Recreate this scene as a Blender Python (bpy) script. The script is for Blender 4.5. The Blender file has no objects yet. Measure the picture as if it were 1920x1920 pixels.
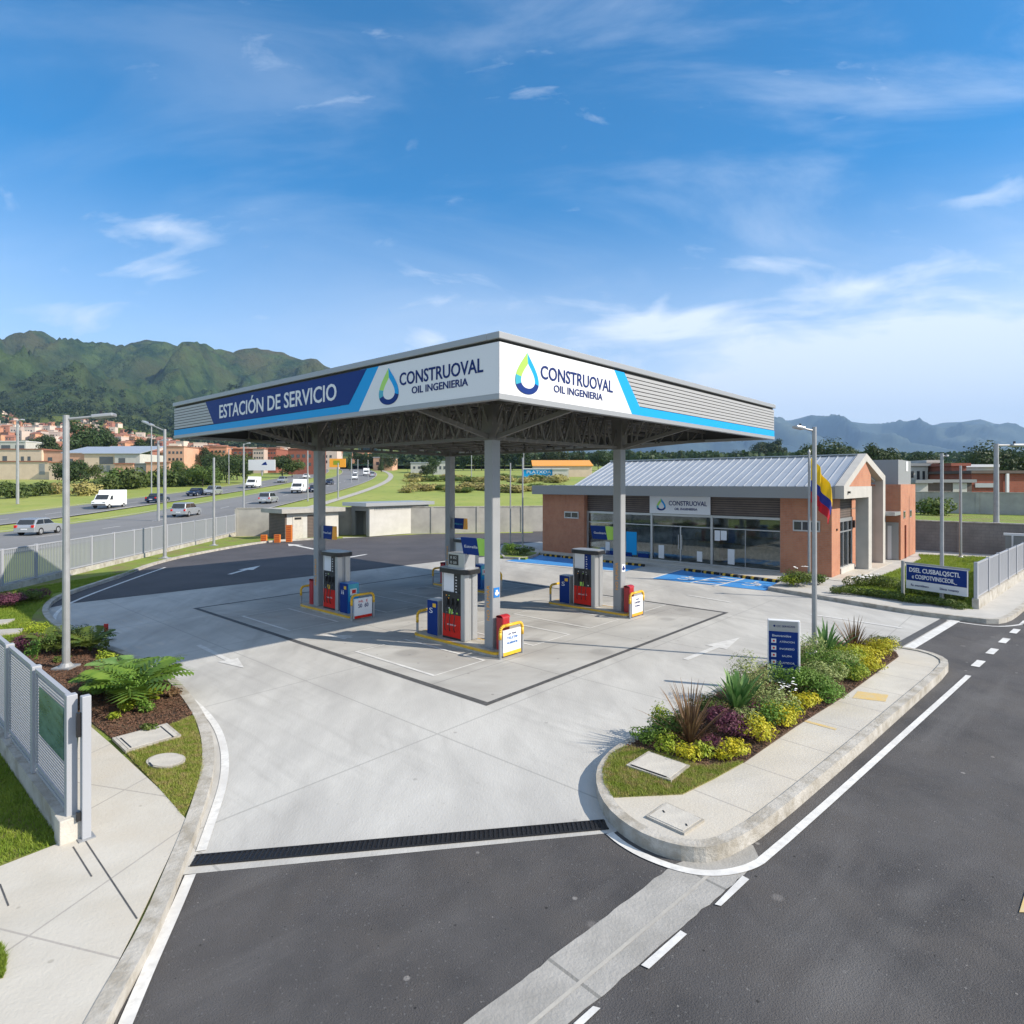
import bpy, math, random
from mathutils import Vector, Matrix, noise
from mathutils.geometry import tessellate_polygon
R_ = math.radians
S = bpy.context.scene
C = S.collection
random.seed(7)

# ---------------------------------------------------------------- camera, sky, sun, exposure
CAMZ, FPX, HOR, CX = 4.6, 1167.0, 905.0, 960.0      # eye height, focal length and horizon of the photograph (1920 px)
cam = bpy.data.objects.new('camera', bpy.data.cameras.new('camera')); C.objects.link(cam)
cam.location = (0, 0, CAMZ); cam.rotation_euler = (R_(90), 0, 0)
cam.data.sensor_width = 36.0; cam.data.lens = 36.0 * FPX / 1920.0
cam.data.shift_y = -(960.0 - HOR) / 1920.0
cam.data.clip_start = 0.1; cam.data.clip_end = 40000
S.camera = cam

SUN_DIR = Vector((0.96, -0.28, 0.0)).normalized()
SUN_EL = R_(35)
sd = Vector((SUN_DIR.x * math.cos(SUN_EL), SUN_DIR.y * math.cos(SUN_EL), math.sin(SUN_EL)))
w = bpy.data.worlds.new('World'); S.world = w; w.use_nodes = True
nt = w.node_tree; nt.nodes.clear()
def N(t, **k):
    n = nt.nodes.new(t)
    for a, b in k.items(): setattr(n, a, b)
    return n
def LK(a, b): nt.links.new(a, b)
out = N('ShaderNodeOutputWorld'); bg = N('ShaderNodeBackground')
sky = N('ShaderNodeTexSky', sky_type='NISHITA', sun_disc=False)
sky.sun_elevation = SUN_EL
sky.sun_rotation = math.atan2(SUN_DIR.x, SUN_DIR.y)
sky.altitude = 2600; sky.air_density = 1.0; sky.dust_density = 0.35; sky.ozone_density = 2.2
hs = N('ShaderNodeHueSaturation'); hs.inputs['Hue'].default_value = .492
LK(sky.outputs[0], hs.inputs['Color'])
tc = N('ShaderNodeTexCoord')
sep = N('ShaderNodeSeparateXYZ'); LK(tc.outputs['Generated'], sep.inputs[0])
ks = N('ShaderNodeMapRange'); ks.inputs[1].default_value = .12; ks.inputs[2].default_value = .60
ks.inputs[3].default_value = 1.12; ks.inputs[4].default_value = 1.62; LK(sep.outputs[2], ks.inputs[0]); LK(ks.outputs[0], hs.inputs['Saturation'])
def M(op, a, b=None, clamp=False):
    n = N('ShaderNodeMath', operation=op); n.use_clamp = clamp
    for i, v in enumerate((a, b)):
        if v is None: continue
        if isinstance(v, (int, float)): n.inputs[i].default_value = v
        else: LK(v, n.inputs[i])
    return n.outputs[0]
ay_ = M('MAXIMUM', sep.outputs[1], 0.02)
ax = M('DIVIDE', sep.outputs[0], ay_); az = M('DIVIDE', sep.outputs[2], ay_)
def blob(px, py, sx, sy, amp, tilt=0.0):
    """one patch of cloud in the sky, given as a direction and an angular size"""
    x0, z0 = (px - 960) / 1167, (905 - py) / 1167; dx = M('SUBTRACT', ax, x0); dz = M('SUBTRACT', az, z0)
    dz = M('SUBTRACT', dz, M('MULTIPLY', dx, tilt))
    q = M('ADD', M('POWER', M('ABSOLUTE', M('DIVIDE', dx, sx / 1167)), 2.0), M('POWER', M('ABSOLUTE', M('DIVIDE', dz, sy / 1167)), 2.0))
    return M('MULTIPLY', M('EXPONENT', M('MULTIPLY', q, -1.0)), amp)
cb2 = N('ShaderNodeCombineXYZ'); LK(ax, cb2.inputs[0]); LK(az, cb2.inputs[1])
def cnoise(sx, sz, rot, scale, det, dist, off):
    mp = N('ShaderNodeMapping'); mp.inputs['Rotation'].default_value = (0, 0, rot); mp.inputs['Scale'].default_value = (sx, sz, 1); mp.inputs['Location'].default_value = off
    LK(cb2.outputs[0], mp.inputs[0]); no = N('ShaderNodeTexNoise'); no.inputs['Scale'].default_value = scale; no.inputs['Detail'].default_value = det
    no.inputs['Roughness'].default_value = .6; no.inputs['Distortion'].default_value = dist; LK(mp.outputs[0], no.inputs['Vector']); return no.outputs[0]
n1 = cnoise(1, 3.2, R_(-14), 4.0, 12, 1.3, (2.3, .7, 0)); n2 = cnoise(1, 2.0, R_(16), 9.0, 10, .8, (.3, 4.7, 0))
veil = cnoise(1, 3.0, R_(-22), 1.6, 7, .6, (7.1, 2.0, 0))
T = None
for b_ in ((285, 435, 150, 45, .52), (360, 450, 60, 30, .2), (310, 515, 85, 26, .55), (490, 594, 38, 10, .5), (800, 632, 60, 22, .42, .1), (1220, 615, 170, 24, .60, .08), (1310, 592, 60, 22, .5, .2), (1238, 570, 22, 20, .5, .8),
           (1600, 545, 50, 28, .5), (1880, 360, 130, 30, .45, .3), (1750, 520, 260, 40, .34, .15), (1750, 705, 460, 95, 1.1), (1840, 640, 280, 50, .50, .1), (1450, 740, 200, 40, .5), (1600, 600, 300, 30, .25, .2), (925, 130, 90, 60, .10, .9), (1430, 500, 190, 25, .30, .15), (1150, 600, 260, 50, .22), (150, 590, 260, 25, .28), (800, 520, 120, 16, .34, -.12), (960, 570, 110, 18, .3), (900, 230, 90, 40, .12, .6)):
    v = blob(*b_); T = v if T is None else M('ADD', T, v)
den = M('MULTIPLY', M('ADD', M('ADD', T, M('MULTIPLY', n1, 1.7)), M('ADD', M('MULTIPLY', n2, .7), -1.44)), 1.1, True)
vl = N('ShaderNodeMapRange'); vl.interpolation_type = 'SMOOTHSTEP'; vl.inputs[1].default_value = .42; vl.inputs[2].default_value = .75; vl.inputs[4].default_value = .36; LK(veil, vl.inputs[0])
rt_ = N('ShaderNodeMapRange'); rt_.inputs[1].default_value = -.6; rt_.inputs[2].default_value = .8; rt_.inputs[3].default_value = .25; LK(ax, rt_.inputs[0])
hv = N('ShaderNodeMapRange'); hv.interpolation_type = 'SMOOTHSTEP'; hv.inputs[1].default_value = .42; hv.inputs[2].default_value = .02; hv.inputs[4].default_value = .58; LK(sep.outputs[2], hv.inputs[0])
amt = M('MINIMUM', M('ADD', M('MULTIPLY', den, .8), M('ADD', M('MULTIPLY', vl.outputs[0], rt_.outputs[0]), M('MULTIPLY', hv.outputs[0], M('MULTIPLY_ADD', rt_.outputs[0], .9)))), .93)
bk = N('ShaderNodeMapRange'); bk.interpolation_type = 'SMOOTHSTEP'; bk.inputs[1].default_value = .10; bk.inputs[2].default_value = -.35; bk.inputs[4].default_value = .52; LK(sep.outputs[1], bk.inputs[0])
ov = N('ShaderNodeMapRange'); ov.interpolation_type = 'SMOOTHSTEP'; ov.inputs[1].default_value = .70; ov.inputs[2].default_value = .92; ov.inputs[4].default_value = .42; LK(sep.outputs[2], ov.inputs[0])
amt = M('MAXIMUM', amt, M('MAXIMUM', bk.outputs[0], ov.outputs[0]))      # unseen white veil added overhead and behind the viewer to lift shadow fill
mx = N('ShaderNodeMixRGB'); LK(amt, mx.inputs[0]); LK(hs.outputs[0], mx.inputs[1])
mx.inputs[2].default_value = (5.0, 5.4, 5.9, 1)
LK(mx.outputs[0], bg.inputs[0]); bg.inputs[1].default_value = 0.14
LK(bg.outputs[0], out.inputs[0])

sun = bpy.data.objects.new('sun', bpy.data.lights.new('sun', 'SUN')); C.objects.link(sun)
sun.data.energy = 4.35; sun.data.angle = R_(0.5); sun.data.color = (1.0, 0.90, 0.765)
sun.rotation_euler = sd.to_track_quat('Z', 'Y').to_euler(); sun.location = (30, -10, 30)
S.view_settings.view_transform = 'Standard'; S.view_settings.look = 'None'
S.view_settings.exposure = 0.64; S.view_settings.gamma = 1.0
try:
    S.cycles.max_bounces = 6; S.cycles.diffuse_bounces = 3; S.cycles.glossy_bounces = 3
    S.cycles.transparent_max_bounces = 12; S.cycles.transmission_bounces = 4; S.cycles.volume_bounces = 0
except Exception: pass

# ---------------------------------------------------------------- materials
def mat(name, c1, c2=None, rough=0.8, scale=3.0, metal=0.0, bump=0.0, bscale=None, lo=0.35, hi=0.65, detail=6, spec=0.5,
        third=None, tscale=0.4, transl=0.0, rnd=0.0, gen=False, stretch=None, rot=0.0):
    m = bpy.data.materials.new(name); m.use_nodes = True
    t = m.node_tree; b = t.nodes['Principled BSDF']
    b.inputs['Roughness'].default_value = rough; b.inputs['Metallic'].default_value = metal
    b.inputs['Specular IOR Level'].default_value = spec
    tcn = t.nodes.new('ShaderNodeTexCoord'); co = tcn.outputs['Object']
    if stretch:
        mp = t.nodes.new('ShaderNodeMapping'); mp.inputs['Scale'].default_value = stretch; mp.inputs['Rotation'].default_value = (0, 0, rot)
        t.links.new(co, mp.inputs[0]); co = mp.outputs[0]
    def nz(sc, det=detail, ro=0.6):
        n = t.nodes.new('ShaderNodeTexNoise'); n.inputs['Scale'].default_value = sc; n.inputs['Detail'].default_value = det
        n.inputs['Roughness'].default_value = ro; t.links.new(co, n.inputs['Vector']); return n.outputs[0]
    def rmp(src, a, b_):
        r = t.nodes.new('ShaderNodeMapRange'); r.inputs[1].default_value = a; r.inputs[2].default_value = b_; t.links.new(src, r.inputs[0]); return r.outputs[0]
    def mix(f, a, b_):
        x = t.nodes.new('ShaderNodeMixRGB')
        t.links.new(f, x.inputs[0])
        for i, v in ((1, a), (2, b_)):
            if isinstance(v, tuple): x.inputs[i].default_value = v + (1,)
            else: t.links.new(v, x.inputs[i])
        return x.outputs[0]
    b.inputs['Base Color'].default_value = c1 + (1,)
    col = None
    if c2: col = mix(rmp(nz(scale), lo, hi), c1, c2)
    if third: col = mix(rmp(nz(tscale, 4), 0.45, 0.65), col or c1, third)
    if rnd:
        oi = t.nodes.new('ShaderNodeObjectInfo'); h = t.nodes.new('ShaderNodeHueSaturation')
        r = rmp(oi.outputs['Random'], 0, 1); r.node.inputs[3].default_value = 1 - rnd; r.node.inputs[4].default_value = 1 + rnd
        t.links.new(r, h.inputs['Value'])
        r2 = rmp(oi.outputs['Random'], 0, 1); r2.node.inputs[3].default_value = 0.5 - rnd * .05; r2.node.inputs[4].default_value = 0.5 + rnd * .05
        t.links.new(r2, h.inputs['Hue'])
        if col: t.links.new(col, h.inputs['Color'])
        else: h.inputs['Color'].default_value = c1 + (1,)
        col = h.outputs[0]
    if col: t.links.new(col, b.inputs['Base Color'])
    if bump:
        bn = t.nodes.new('ShaderNodeBump'); bn.inputs['Strength'].default_value = bump; bn.inputs['Distance'].default_value = 0.05
        t.links.new(nz(bscale or scale * 4), bn.inputs['Height']); t.links.new(bn.outputs[0], b.inputs['Normal'])
    if transl:
        o = t.nodes['Material Output']; ms = t.nodes.new('ShaderNodeMixShader'); tr = t.nodes.new('ShaderNodeBsdfTranslucent')
        ms.inputs[0].default_value = transl
        if col: t.links.new(col, tr.inputs[0])
        else: tr.inputs[0].default_value = c1 + (1,)
        t.links.new(b.outputs[0], ms.inputs[1]); t.links.new(tr.outputs[0], ms.inputs[2]); t.links.new(ms.outputs[0], o.inputs[0])
    return m
def rot_nodes(m):
    return m.node_tree, m.node_tree.nodes['Principled BSDF']
THL = math.atan2(.7467, .6652)       # site axes: local x runs to the right-hand vanishing point, local y to the left-hand one
def lines_on(m, rotz, sx, sy, width, colour, strength, loc=(0, 0, 0), offset=0.0):
    """joint lines (brick pattern) over a material's colour"""
    t, b = rot_nodes(m)
    tcn = t.nodes.new('ShaderNodeTexCoord'); mp = t.nodes.new('ShaderNodeMapping')
    mp.inputs['Rotation'].default_value = (0, 0, -rotz); mp.inputs['Location'].default_value = loc
    t.links.new(tcn.outputs['Object'], mp.inputs[0])
    br = t.nodes.new('ShaderNodeTexBrick'); br.offset = offset; br.squash = 1
    br.inputs['Scale'].default_value = 1; br.inputs['Brick Width'].default_value = sx; br.inputs['Row Height'].default_value = sy
    br.inputs['Mortar Size'].default_value = width; br.inputs['Mortar Smooth'].default_value = 0.1
    t.links.new(mp.outputs[0], br.inputs['Vector'])
    x = t.nodes.new('ShaderNodeMixRGB'); mul = t.nodes.new('ShaderNodeMath'); mul.operation = 'MULTIPLY'; mul.inputs[1].default_value = strength
    t.links.new(br.outputs['Fac'], mul.inputs[0]); t.links.new(mul.outputs[0], x.inputs[0])
    src = b.inputs['Base Color'].links[0].from_socket if b.inputs['Base Color'].links else None
    if src: t.links.new(src, x.inputs[1])
    else: x.inputs[1].default_value = b.inputs['Base Color'].default_value
    x.inputs[2].default_value = colour + (1,)
    t.links.new(x.outputs[0], b.inputs['Base Color'])
def spots_on(m, scale, colour, thr, strength=1.0, rnd=1.0):
    t, b = rot_nodes(m)
    tcn = t.nodes.new('ShaderNodeTexCoord'); vo = t.nodes.new('ShaderNodeTexVoronoi'); vo.inputs['Scale'].default_value = scale
    t.links.new(tcn.outputs['Object'], vo.inputs['Vector'])
    r = t.nodes.new('ShaderNodeMapRange'); r.inputs[1].default_value = thr; r.inputs[2].default_value = thr * .6
    r.inputs[3].default_value = 0; r.inputs[4].default_value = strength
    t.links.new(vo.outputs['Distance'], r.inputs[0])
    x = t.nodes.new('ShaderNodeMixRGB'); t.links.new(r.outputs[0], x.inputs[0])
    src = b.inputs['Base Color'].links[0].from_socket
    t.links.new(src, x.inputs[1]); x.inputs[2].default_value = colour + (1,)
    t.links.new(x.outputs[0], b.inputs['Base Color'])

def streaks_on(m, ang, along, across, colour, lo, hi, strength, mask=.25):
    """long worn streaks running in the direction ang, broken up by a slow mask"""
    t, b = rot_nodes(m)
    tcn = t.nodes.new('ShaderNodeTexCoord'); m0 = t.nodes.new('ShaderNodeMapping'); m0.inputs['Rotation'].default_value = (0, 0, -ang)
    m1 = t.nodes.new('ShaderNodeMapping'); m1.inputs['Scale'].default_value = (along, across, 1); t.links.new(tcn.outputs['Object'], m0.inputs[0]); t.links.new(m0.outputs[0], m1.inputs[0])
    n = t.nodes.new('ShaderNodeTexNoise'); n.inputs['Scale'].default_value = 1; n.inputs['Detail'].default_value = 7; n.inputs['Distortion'].default_value = .35; t.links.new(m1.outputs[0], n.inputs['Vector'])
    k = t.nodes.new('ShaderNodeTexNoise'); k.inputs['Scale'].default_value = mask; k.inputs['Detail'].default_value = 3; t.links.new(tcn.outputs['Object'], k.inputs['Vector'])
    r = t.nodes.new('ShaderNodeMapRange'); r.inputs[1].default_value = lo; r.inputs[2].default_value = hi; r.inputs[4].default_value = strength; t.links.new(n.outputs[0], r.inputs[0])
    q = t.nodes.new('ShaderNodeMapRange'); q.inputs[1].default_value = .4; q.inputs[2].default_value = .6; t.links.new(k.outputs[0], q.inputs[0])
    u = t.nodes.new('ShaderNodeMath'); u.operation = 'MULTIPLY'; t.links.new(r.outputs[0], u.inputs[0]); t.links.new(q.outputs[0], u.inputs[1])
    x = t.nodes.new('ShaderNodeMixRGB'); t.links.new(u.outputs[0], x.inputs[0]); src = b.inputs['Base Color'].links[0].from_socket; t.links.new(src, x.inputs[1]); x.inputs[2].default_value = colour + (1,); t.links.new(x.outputs[0], b.inputs['Base Color'])
MT = {}
MT['concrete'] = mat('pale concrete', (.40, .395, .375), (.49, .485, .46), rough=.85, scale=1.3, bump=.15, bscale=30, third=(.345, .34, .325), tscale=.45, lo=.3, hi=.7, stretch=(1, .35, 1), rot=R_(-45))
lines_on(MT['concrete'], THL, 4.4, 4.6, .018, (.22, .22, .21), .5, (1.2, .6, 0))
spots_on(MT['concrete'], 1.3, (.25, .245, .23), .06, .6); spots_on(MT['concrete'], 5, (.30, .295, .28), .10, .5)
streaks_on(MT['concrete'], THL + R_(90), .35, 3.5, (.29, .285, .27), .48, .66, .38)
streaks_on(MT['concrete'], R_(105), .25, 2.2, (.27, .265, .25), .50, .68, .38, .35)
MT['concrete_pad'] = mat('pad concrete', (.36, .355, .335), (.46, .455, .43), rough=.8, scale=.8, bump=.12, bscale=30, third=(.32, .31, .29), tscale=.5, stretch=(.5, 1, 1), rot=R_(40))
spots_on(MT['concrete_pad'], .55, (.20, .195, .185), .22, .45); spots_on(MT['concrete_pad'], 2.1, (.16, .155, .15), .09, .6); streaks_on(MT['concrete_pad'], THL, .4, 2.5, (.26, .255, .24), .5, .68, .5, .4)
lines_on(MT['concrete_pad'], THL, 4.1, 3.7, .016, (.20, .20, .19), .7, (.4, .3, 0))
MT['kerb'] = mat('kerb concrete', (.46, .44, .40), (.36, .34, .30), rough=.9, scale=2.2, bump=.35, bscale=25, third=(.29, .265, .22), tscale=3.5)
MT['sidewalk'] = mat('sidewalk concrete', (.50, .475, .42), (.42, .40, .36), rough=.9, scale=1.1, bump=.2, bscale=28, third=(.47, .43, .36), tscale=.5)
spots_on(MT['sidewalk'], 2.2, (.27, .25, .21), .07, .6); streaks_on(MT['sidewalk'], R_(20), .5, 1.6, (.35, .33, .28), .48, .68, .5, .6)
lines_on(MT['sidewalk'], R_(43.6), 1.35, 3.2, .014, (.28, .26, .24), .7)
MT['sidewalk_left'] = mat('sidewalk slab concrete', (.50, .475, .42), (.44, .42, .375), rough=.9, scale=1.0, bump=.2, bscale=28, third=(.47, .43, .36), tscale=.5)
spots_on(MT['sidewalk_left'], 2.2, (.27, .25, .21), .07, .6); streaks_on(MT['sidewalk_left'], R_(20), .5, 1.6, (.35, .33, .28), .48, .68, .5, .6)
lines_on(MT['sidewalk_left'], R_(75), 2.6, 1.6, .012, (.28, .26, .24), .7, (.5, .2, 0))
MT['asphalt'] = mat('asphalt', (.036, .035, .037), (.092, .088, .088), rough=.85, scale=.55, bump=.5, bscale=60, third=(.072, .067, .065), tscale=.9, lo=.3, hi=.7, detail=9)
spots_on(MT['asphalt'], 1.6, (.24, .23, .22), .06, .8); spots_on(MT['asphalt'], 14, (.12, .12, .12), .18, .7)
spots_on(MT['asphalt'], 2.3, (.010, .010, .010), .05, .9)
streaks_on(MT['asphalt'], R_(43.6), .22, 1.6, (.13, .126, .124), .48, .70, .6, .4); streaks_on(MT['asphalt'], R_(100), .4, 1.8, (.034, .033, .034), .50, .68, .35, .5)
spots_on(MT['asphalt'], 4.3, (.22, .21, .20), .055, .8); spots_on(MT['asphalt'], 6, (.012, .012, .012), .06, .9); spots_on(MT['asphalt'], .9, (.17, .16, .155), .07, .6)
MT['asphalt_lane'] = mat('lane asphalt', (.050, .048, .053), (.078, .073, .078), rough=.8, scale=.5, bump=.4, bscale=50, lo=.3, hi=.7)
MT['highway'] = mat('highway asphalt', (.15, .15, .15), (.19, .19, .19), rough=.9, scale=.15, stretch=(1, .1, 1))
MT['gutter'] = mat('gutter concrete', (.36, .35, .33), (.29, .285, .27), rough=.9, scale=1.5, bump=.3, bscale=25, third=(.24, .235, .22), tscale=.7)
lines_on(MT['gutter'], R_(43.6), 2.2, 50, .02, (.16, .16, .15), .8)
MT['paint'] = mat('white road paint', (.64, .64, .62), (.44, .44, .43), rough=.7, scale=9, lo=.45, hi=.75, detail=10, third=(.52, .515, .50), tscale=1.5)
MT['worn_paint'] = mat('worn road paint', (.60, .60, .58), (.47, .465, .45), rough=.7, scale=5)
MT['yellow_paint'] = mat('yellow paint', (.56, .38, .12), (.48, .40, .24), rough=.7, scale=6)
MT['grate'] = mat('cast iron grate', (.035, .036, .04), rough=.5, metal=.6)
MT['drain'] = mat('drain channel', (.055, .055, .055), (.09, .09, .09), rough=.7, scale=8)
MT['lawn'] = mat('lawn', (.15, .22, .022), (.21, .27, .035), rough=.95, scale=1.4, bump=1.0, bscale=30, third=(.20, .18, .06), tscale=.8)
MT['turf'] = mat('coarse turf', (.19, .22, .04), (.29, .25, .10), rough=.95, scale=3.5, bump=1.0, bscale=40)
MT['mulch'] = mat('bark mulch', (.085, .045, .026), (.030, .018, .012), rough=.95, scale=7, bump=1.0, bscale=22, third=(.14, .09, .05), tscale=3)
MT['field'] = mat('field grass', (.22, .27, .045), (.30, .31, .07), rough=1, scale=.12, bump=.6, bscale=1.5, third=(.19, .25, .04), tscale=.03)
streaks_on(MT['field'], R_(10), .05, .25, (.20, .25, .035), .45, .6, .8, .02); spots_on(MT['field'], .35, (.13, .18, .03), .25, .6)
MT['blue_bay'] = mat('blue bay paint', (.035, .20, .52), (.06, .27, .60), rough=.6, scale=1.5)
MT['grey_metal'] = mat('grey painted steel', (.30, .31, .32), rough=.45, metal=.2)
MT['col_metal'] = mat('column steel', (.27, .28, .29), (.245, .255, .265), rough=.5, scale=2)
MT['dark_steel'] = mat('truss steel', (.125, .12, .11), rough=.6)
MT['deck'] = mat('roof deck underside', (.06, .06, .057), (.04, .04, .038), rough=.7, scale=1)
MT['silver'] = mat('brushed silver', (.40, .41, .42), rough=.35, metal=.5)
MT['galv'] = mat('galvanised pole', (.34, .35, .36), (.28, .29, .30), rough=.5, metal=.3, scale=3)
MT['fence_metal'] = mat('fence grey paint', (.33, .345, .375), rough=.5)
MT['white'] = mat('white panel', (.66, .67, .69), rough=.45, spec=.3)
MT['white_paint'] = mat('white body paint', (.78, .79, .80), rough=.25)
MT['navy'] = mat('navy blue', (.006, .030, .17), rough=.55, spec=.15)
MT['text_navy'] = mat('navy lettering', (.008, .025, .13), rough=.6, spec=.15)
MT['sky_blue'] = mat('light blue band', (.006, .30, .66), rough=.5, spec=.2)
MT['mid_blue'] = mat('mid blue', (.01, .16, .50), rough=.35)
MT['green'] = mat('leaf green', (.33, .60, .08), rough=.35)
MT['teal'] = mat('teal', (.03, .32, .42), rough=.35)
MT['black'] = mat('black plastic', (.015, .015, .017), rough=.35)
MT['rubber'] = mat('rubber', (.02, .02, .02), rough=.9)
MT['red'] = mat('red panel', (.55, .018, .010), rough=.5, spec=.2)
MT['dark_red'] = mat('red cabinet paint', (.36, .02, .025), rough=.35)
MT['orange'] = mat('orange panel', (.80, .33, .02), rough=.4)
MT['yellow'] = mat('yellow enamel', (.75, .45, .02), (.62, .36, .03), rough=.4, scale=10)
MT['ribbed'] = mat('ribbed cladding', (.36, .36, .36), rough=.5, metal=.1)
MT['dark_gap'] = mat('dark joint', (.05, .05, .05), rough=.9)
MT['brick'] = mat('brick', (.44, .185, .105), (.36, .14, .075), rough=.9, scale=3.5, bump=.2, bscale=20, third=(.45, .20, .11), tscale=1.2)
MT['brown_slats'] = mat('brown slat cladding', (.10, .075, .065), (.13, .10, .085), rough=.7, scale=2)
MT['render_grey'] = mat('pale grey render', (.45, .435, .405), (.39, .38, .355), rough=.9, scale=1.5)
MT['render_white'] = mat('white render', (.50, .49, .46), (.44, .43, .40), rough=.9, scale=1.2)
MT['wall_grey'] = mat('boundary wall', (.40, .385, .35), (.30, .29, .27), rough=.95, scale=.8, bump=.2, bscale=10)
MT['block_wall'] = mat('block wall', (.22, .21, .20), (.16, .155, .15), rough=.95, scale=1.2, bump=.3, bscale=8)
MT['fascia_grey'] = mat('fascia grey', (.23, .24, .245), rough=.5)
MT['roof_sheet'] = mat('roof sheet', (.40, .43, .47), (.35, .38, .42), rough=.45, metal=.25, scale=1)
MT['glass_car'] = mat('car glass', (.02, .025, .03), rough=.08, spec=.8)
MT['win_dark'] = mat('dark window', (.03, .035, .04), rough=.1, spec=.8)
MT['interior'] = mat('shop interior', (.55, .51, .45), (.22, .20, .18), rough=.9, scale=1.3)
MT['shop_floor'] = mat('shop floor tiles', (.30, .29, .27), rough=.4)
MT['stone_tile'] = mat('stone counter', (.55, .46, .36), (.35, .30, .26), rough=.8, scale=5)
MT['beige'] = mat('beige render', (.62, .50, .38), (.56, .45, .34), rough=.95, scale=.6)
MT['peach'] = mat('peach render', (.60, .36, .25), (.54, .31, .21), rough=.95, scale=.6)
MT['terracotta'] = mat('terracotta brick', (.52, .25, .16), (.44, .19, .12), rough=.95, scale=.3, rnd=.3)
MT['cream_wall'] = mat('cream wall', (.62, .50, .42), rough=.95, rnd=.25)
MT['rooftile'] = mat('clay roof', (.36, .16, .10), (.28, .12, .08), rough=.95, scale=.5, rnd=.2)
MT['redbrick'] = mat('red brick', (.30, .09, .055), (.24, .07, .045), rough=.95, scale=2)
MT['flower'] = mat('white petals', (.8, .8, .78), rough=.7)
MT['red_sun'] = mat('orange flower', (.55, .16, .02), rough=.7)
def leafmat(n, a, b, rnd=.0, sc=1.2, tr=.25, bl=None):
    return mat(n, a, b, rough=.6, scale=sc, spec=.3, transl=tr, rnd=rnd, third=bl, tscale=sc * 2.5 if bl else .4)
MT['leaf_dark'] = leafmat('dark evergreen leaves', (.030, .052, .018), (.055, .085, .024), .25, .6)
MT['leaf_mid'] = leafmat('mid green leaves', (.055, .095, .022), (.10, .135, .030), .2, .8)
MT['leaf_bright'] = leafmat('bright shrub leaves', (.09, .19, .025), (.16, .26, .04), .1, 4)
MT['leaf_lime'] = leafmat('yellow green leaves', (.20, .29, .025), (.34, .38, .03), .05, 5, .2)
MT['leaf_gold'] = leafmat('golden leaves', (.52, .44, .015), (.36, .38, .03), .05, 5, .2)
MT['leaf_purple'] = leafmat('purple leaves', (.085, .022, .045), (.15, .05, .08), .05, 7, .15)
MT['leaf_variegated'] = leafmat('variegated leaves', (.16, .22, .05), (.36, .40, .16), .05, 9, .2)
MT['leaf_bronze'] = leafmat('bronze blades', (.12, .065, .035), (.20, .13, .065), .05, 3, .15)
MT['leaf_broad'] = leafmat('broad green leaves', (.07, .17, .04), (.17, .28, .09), .05, 3, .2)
MT['leaf_dry'] = leafmat('dry straw leaves', (.26, .22, .08), (.34, .30, .10), .2, 1, .1)
MT['leaf_hedge'] = leafmat('hedge leaves', (.06, .11, .02), (.13, .16, .03), .1, 3)
MT['blade'] = leafmat('grass blades', (.22, .29, .04), (.33, .36, .08), 0, 3, .35, (.40, .33, .14))
MT['blade_lush'] = leafmat('lush grass blades', (.16, .25, .025), (.27, .34, .05), 0, 3, .4)
MT['bark'] = mat('bark', (.10, .075, .055), (.06, .045, .035), rough=.95, scale=4)
MT['chips'] = mat('bark chips', (.17, .085, .05), (.07, .04, .025), rough=.95, scale=30)
def glassmat():
    m = bpy.data.materials.new('shop glass'); m.use_nodes = True; t = m.node_tree; t.nodes.clear()
    o = t.nodes.new('ShaderNodeOutputMaterial'); ms = t.nodes.new('ShaderNodeMixShader')
    tr = t.nodes.new('ShaderNodeBsdfTransparent'); gl = t.nodes.new('ShaderNodeBsdfGlossy'); lw = t.nodes.new('ShaderNodeFresnel')
    lw.inputs['IOR'].default_value = 1.75; tr.inputs[0].default_value = (.80, .85, .85, 1); gl.inputs['Roughness'].default_value = .03
    gl.inputs[0].default_value = (.9, .95, 1, 1)
    t.links.new(lw.outputs[0], ms.inputs[0]); t.links.new(tr.outputs[0], ms.inputs[1]); t.links.new(gl.outputs[0], ms.inputs[2]); t.links.new(ms.outputs[0], o.inputs[0])
    return m
MT['glass'] = glassmat()
def brickify(m, sx, sy, mortar, dark, st):
    """brick courses on walls: pattern in (distance along wall, height)"""
    t, b = rot_nodes(m)
    tcn = t.nodes.new('ShaderNodeTexCoord'); sp = t.nodes.new('ShaderNodeSeparateXYZ'); t.links.new(tcn.outputs['Object'], sp.inputs[0])
    ad = t.nodes.new('ShaderNodeMath'); t.links.new(sp.outputs[0], ad.inputs[0]); t.links.new(sp.outputs[1], ad.inputs[1])
    cb = t.nodes.new('ShaderNodeCombineXYZ'); t.links.new(ad.outputs[0], cb.inputs[0]); t.links.new(sp.outputs[2], cb.inputs[1])
    br = t.nodes.new('ShaderNodeTexBrick'); br.inputs['Scale'].default_value = 1
    br.inputs['Brick Width'].default_value = sx; br.inputs['Row Height'].default_value = sy; br.inputs['Mortar Size'].default_value = mortar
    br.inputs['Mortar Smooth'].default_value = .2
    t.links.new(cb.outputs[0], br.inputs['Vector'])
    mu = t.nodes.new('ShaderNodeMath'); mu.operation = 'MULTIPLY'; mu.inputs[1].default_value = st; t.links.new(br.outputs['Fac'], mu.inputs[0])
    x = t.nodes.new('ShaderNodeMixRGB'); t.links.new(mu.outputs[0], x.inputs[0])
    src = b.inputs['Base Color'].links[0].from_socket; t.links.new(src, x.inputs[1]); x.inputs[2].default_value = dark + (1,)
    t.links.new(x.outputs[0], b.inputs['Base Color'])
brickify(MT['brick'], .25, .085, .012, (.30, .22, .17), .55)
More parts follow.
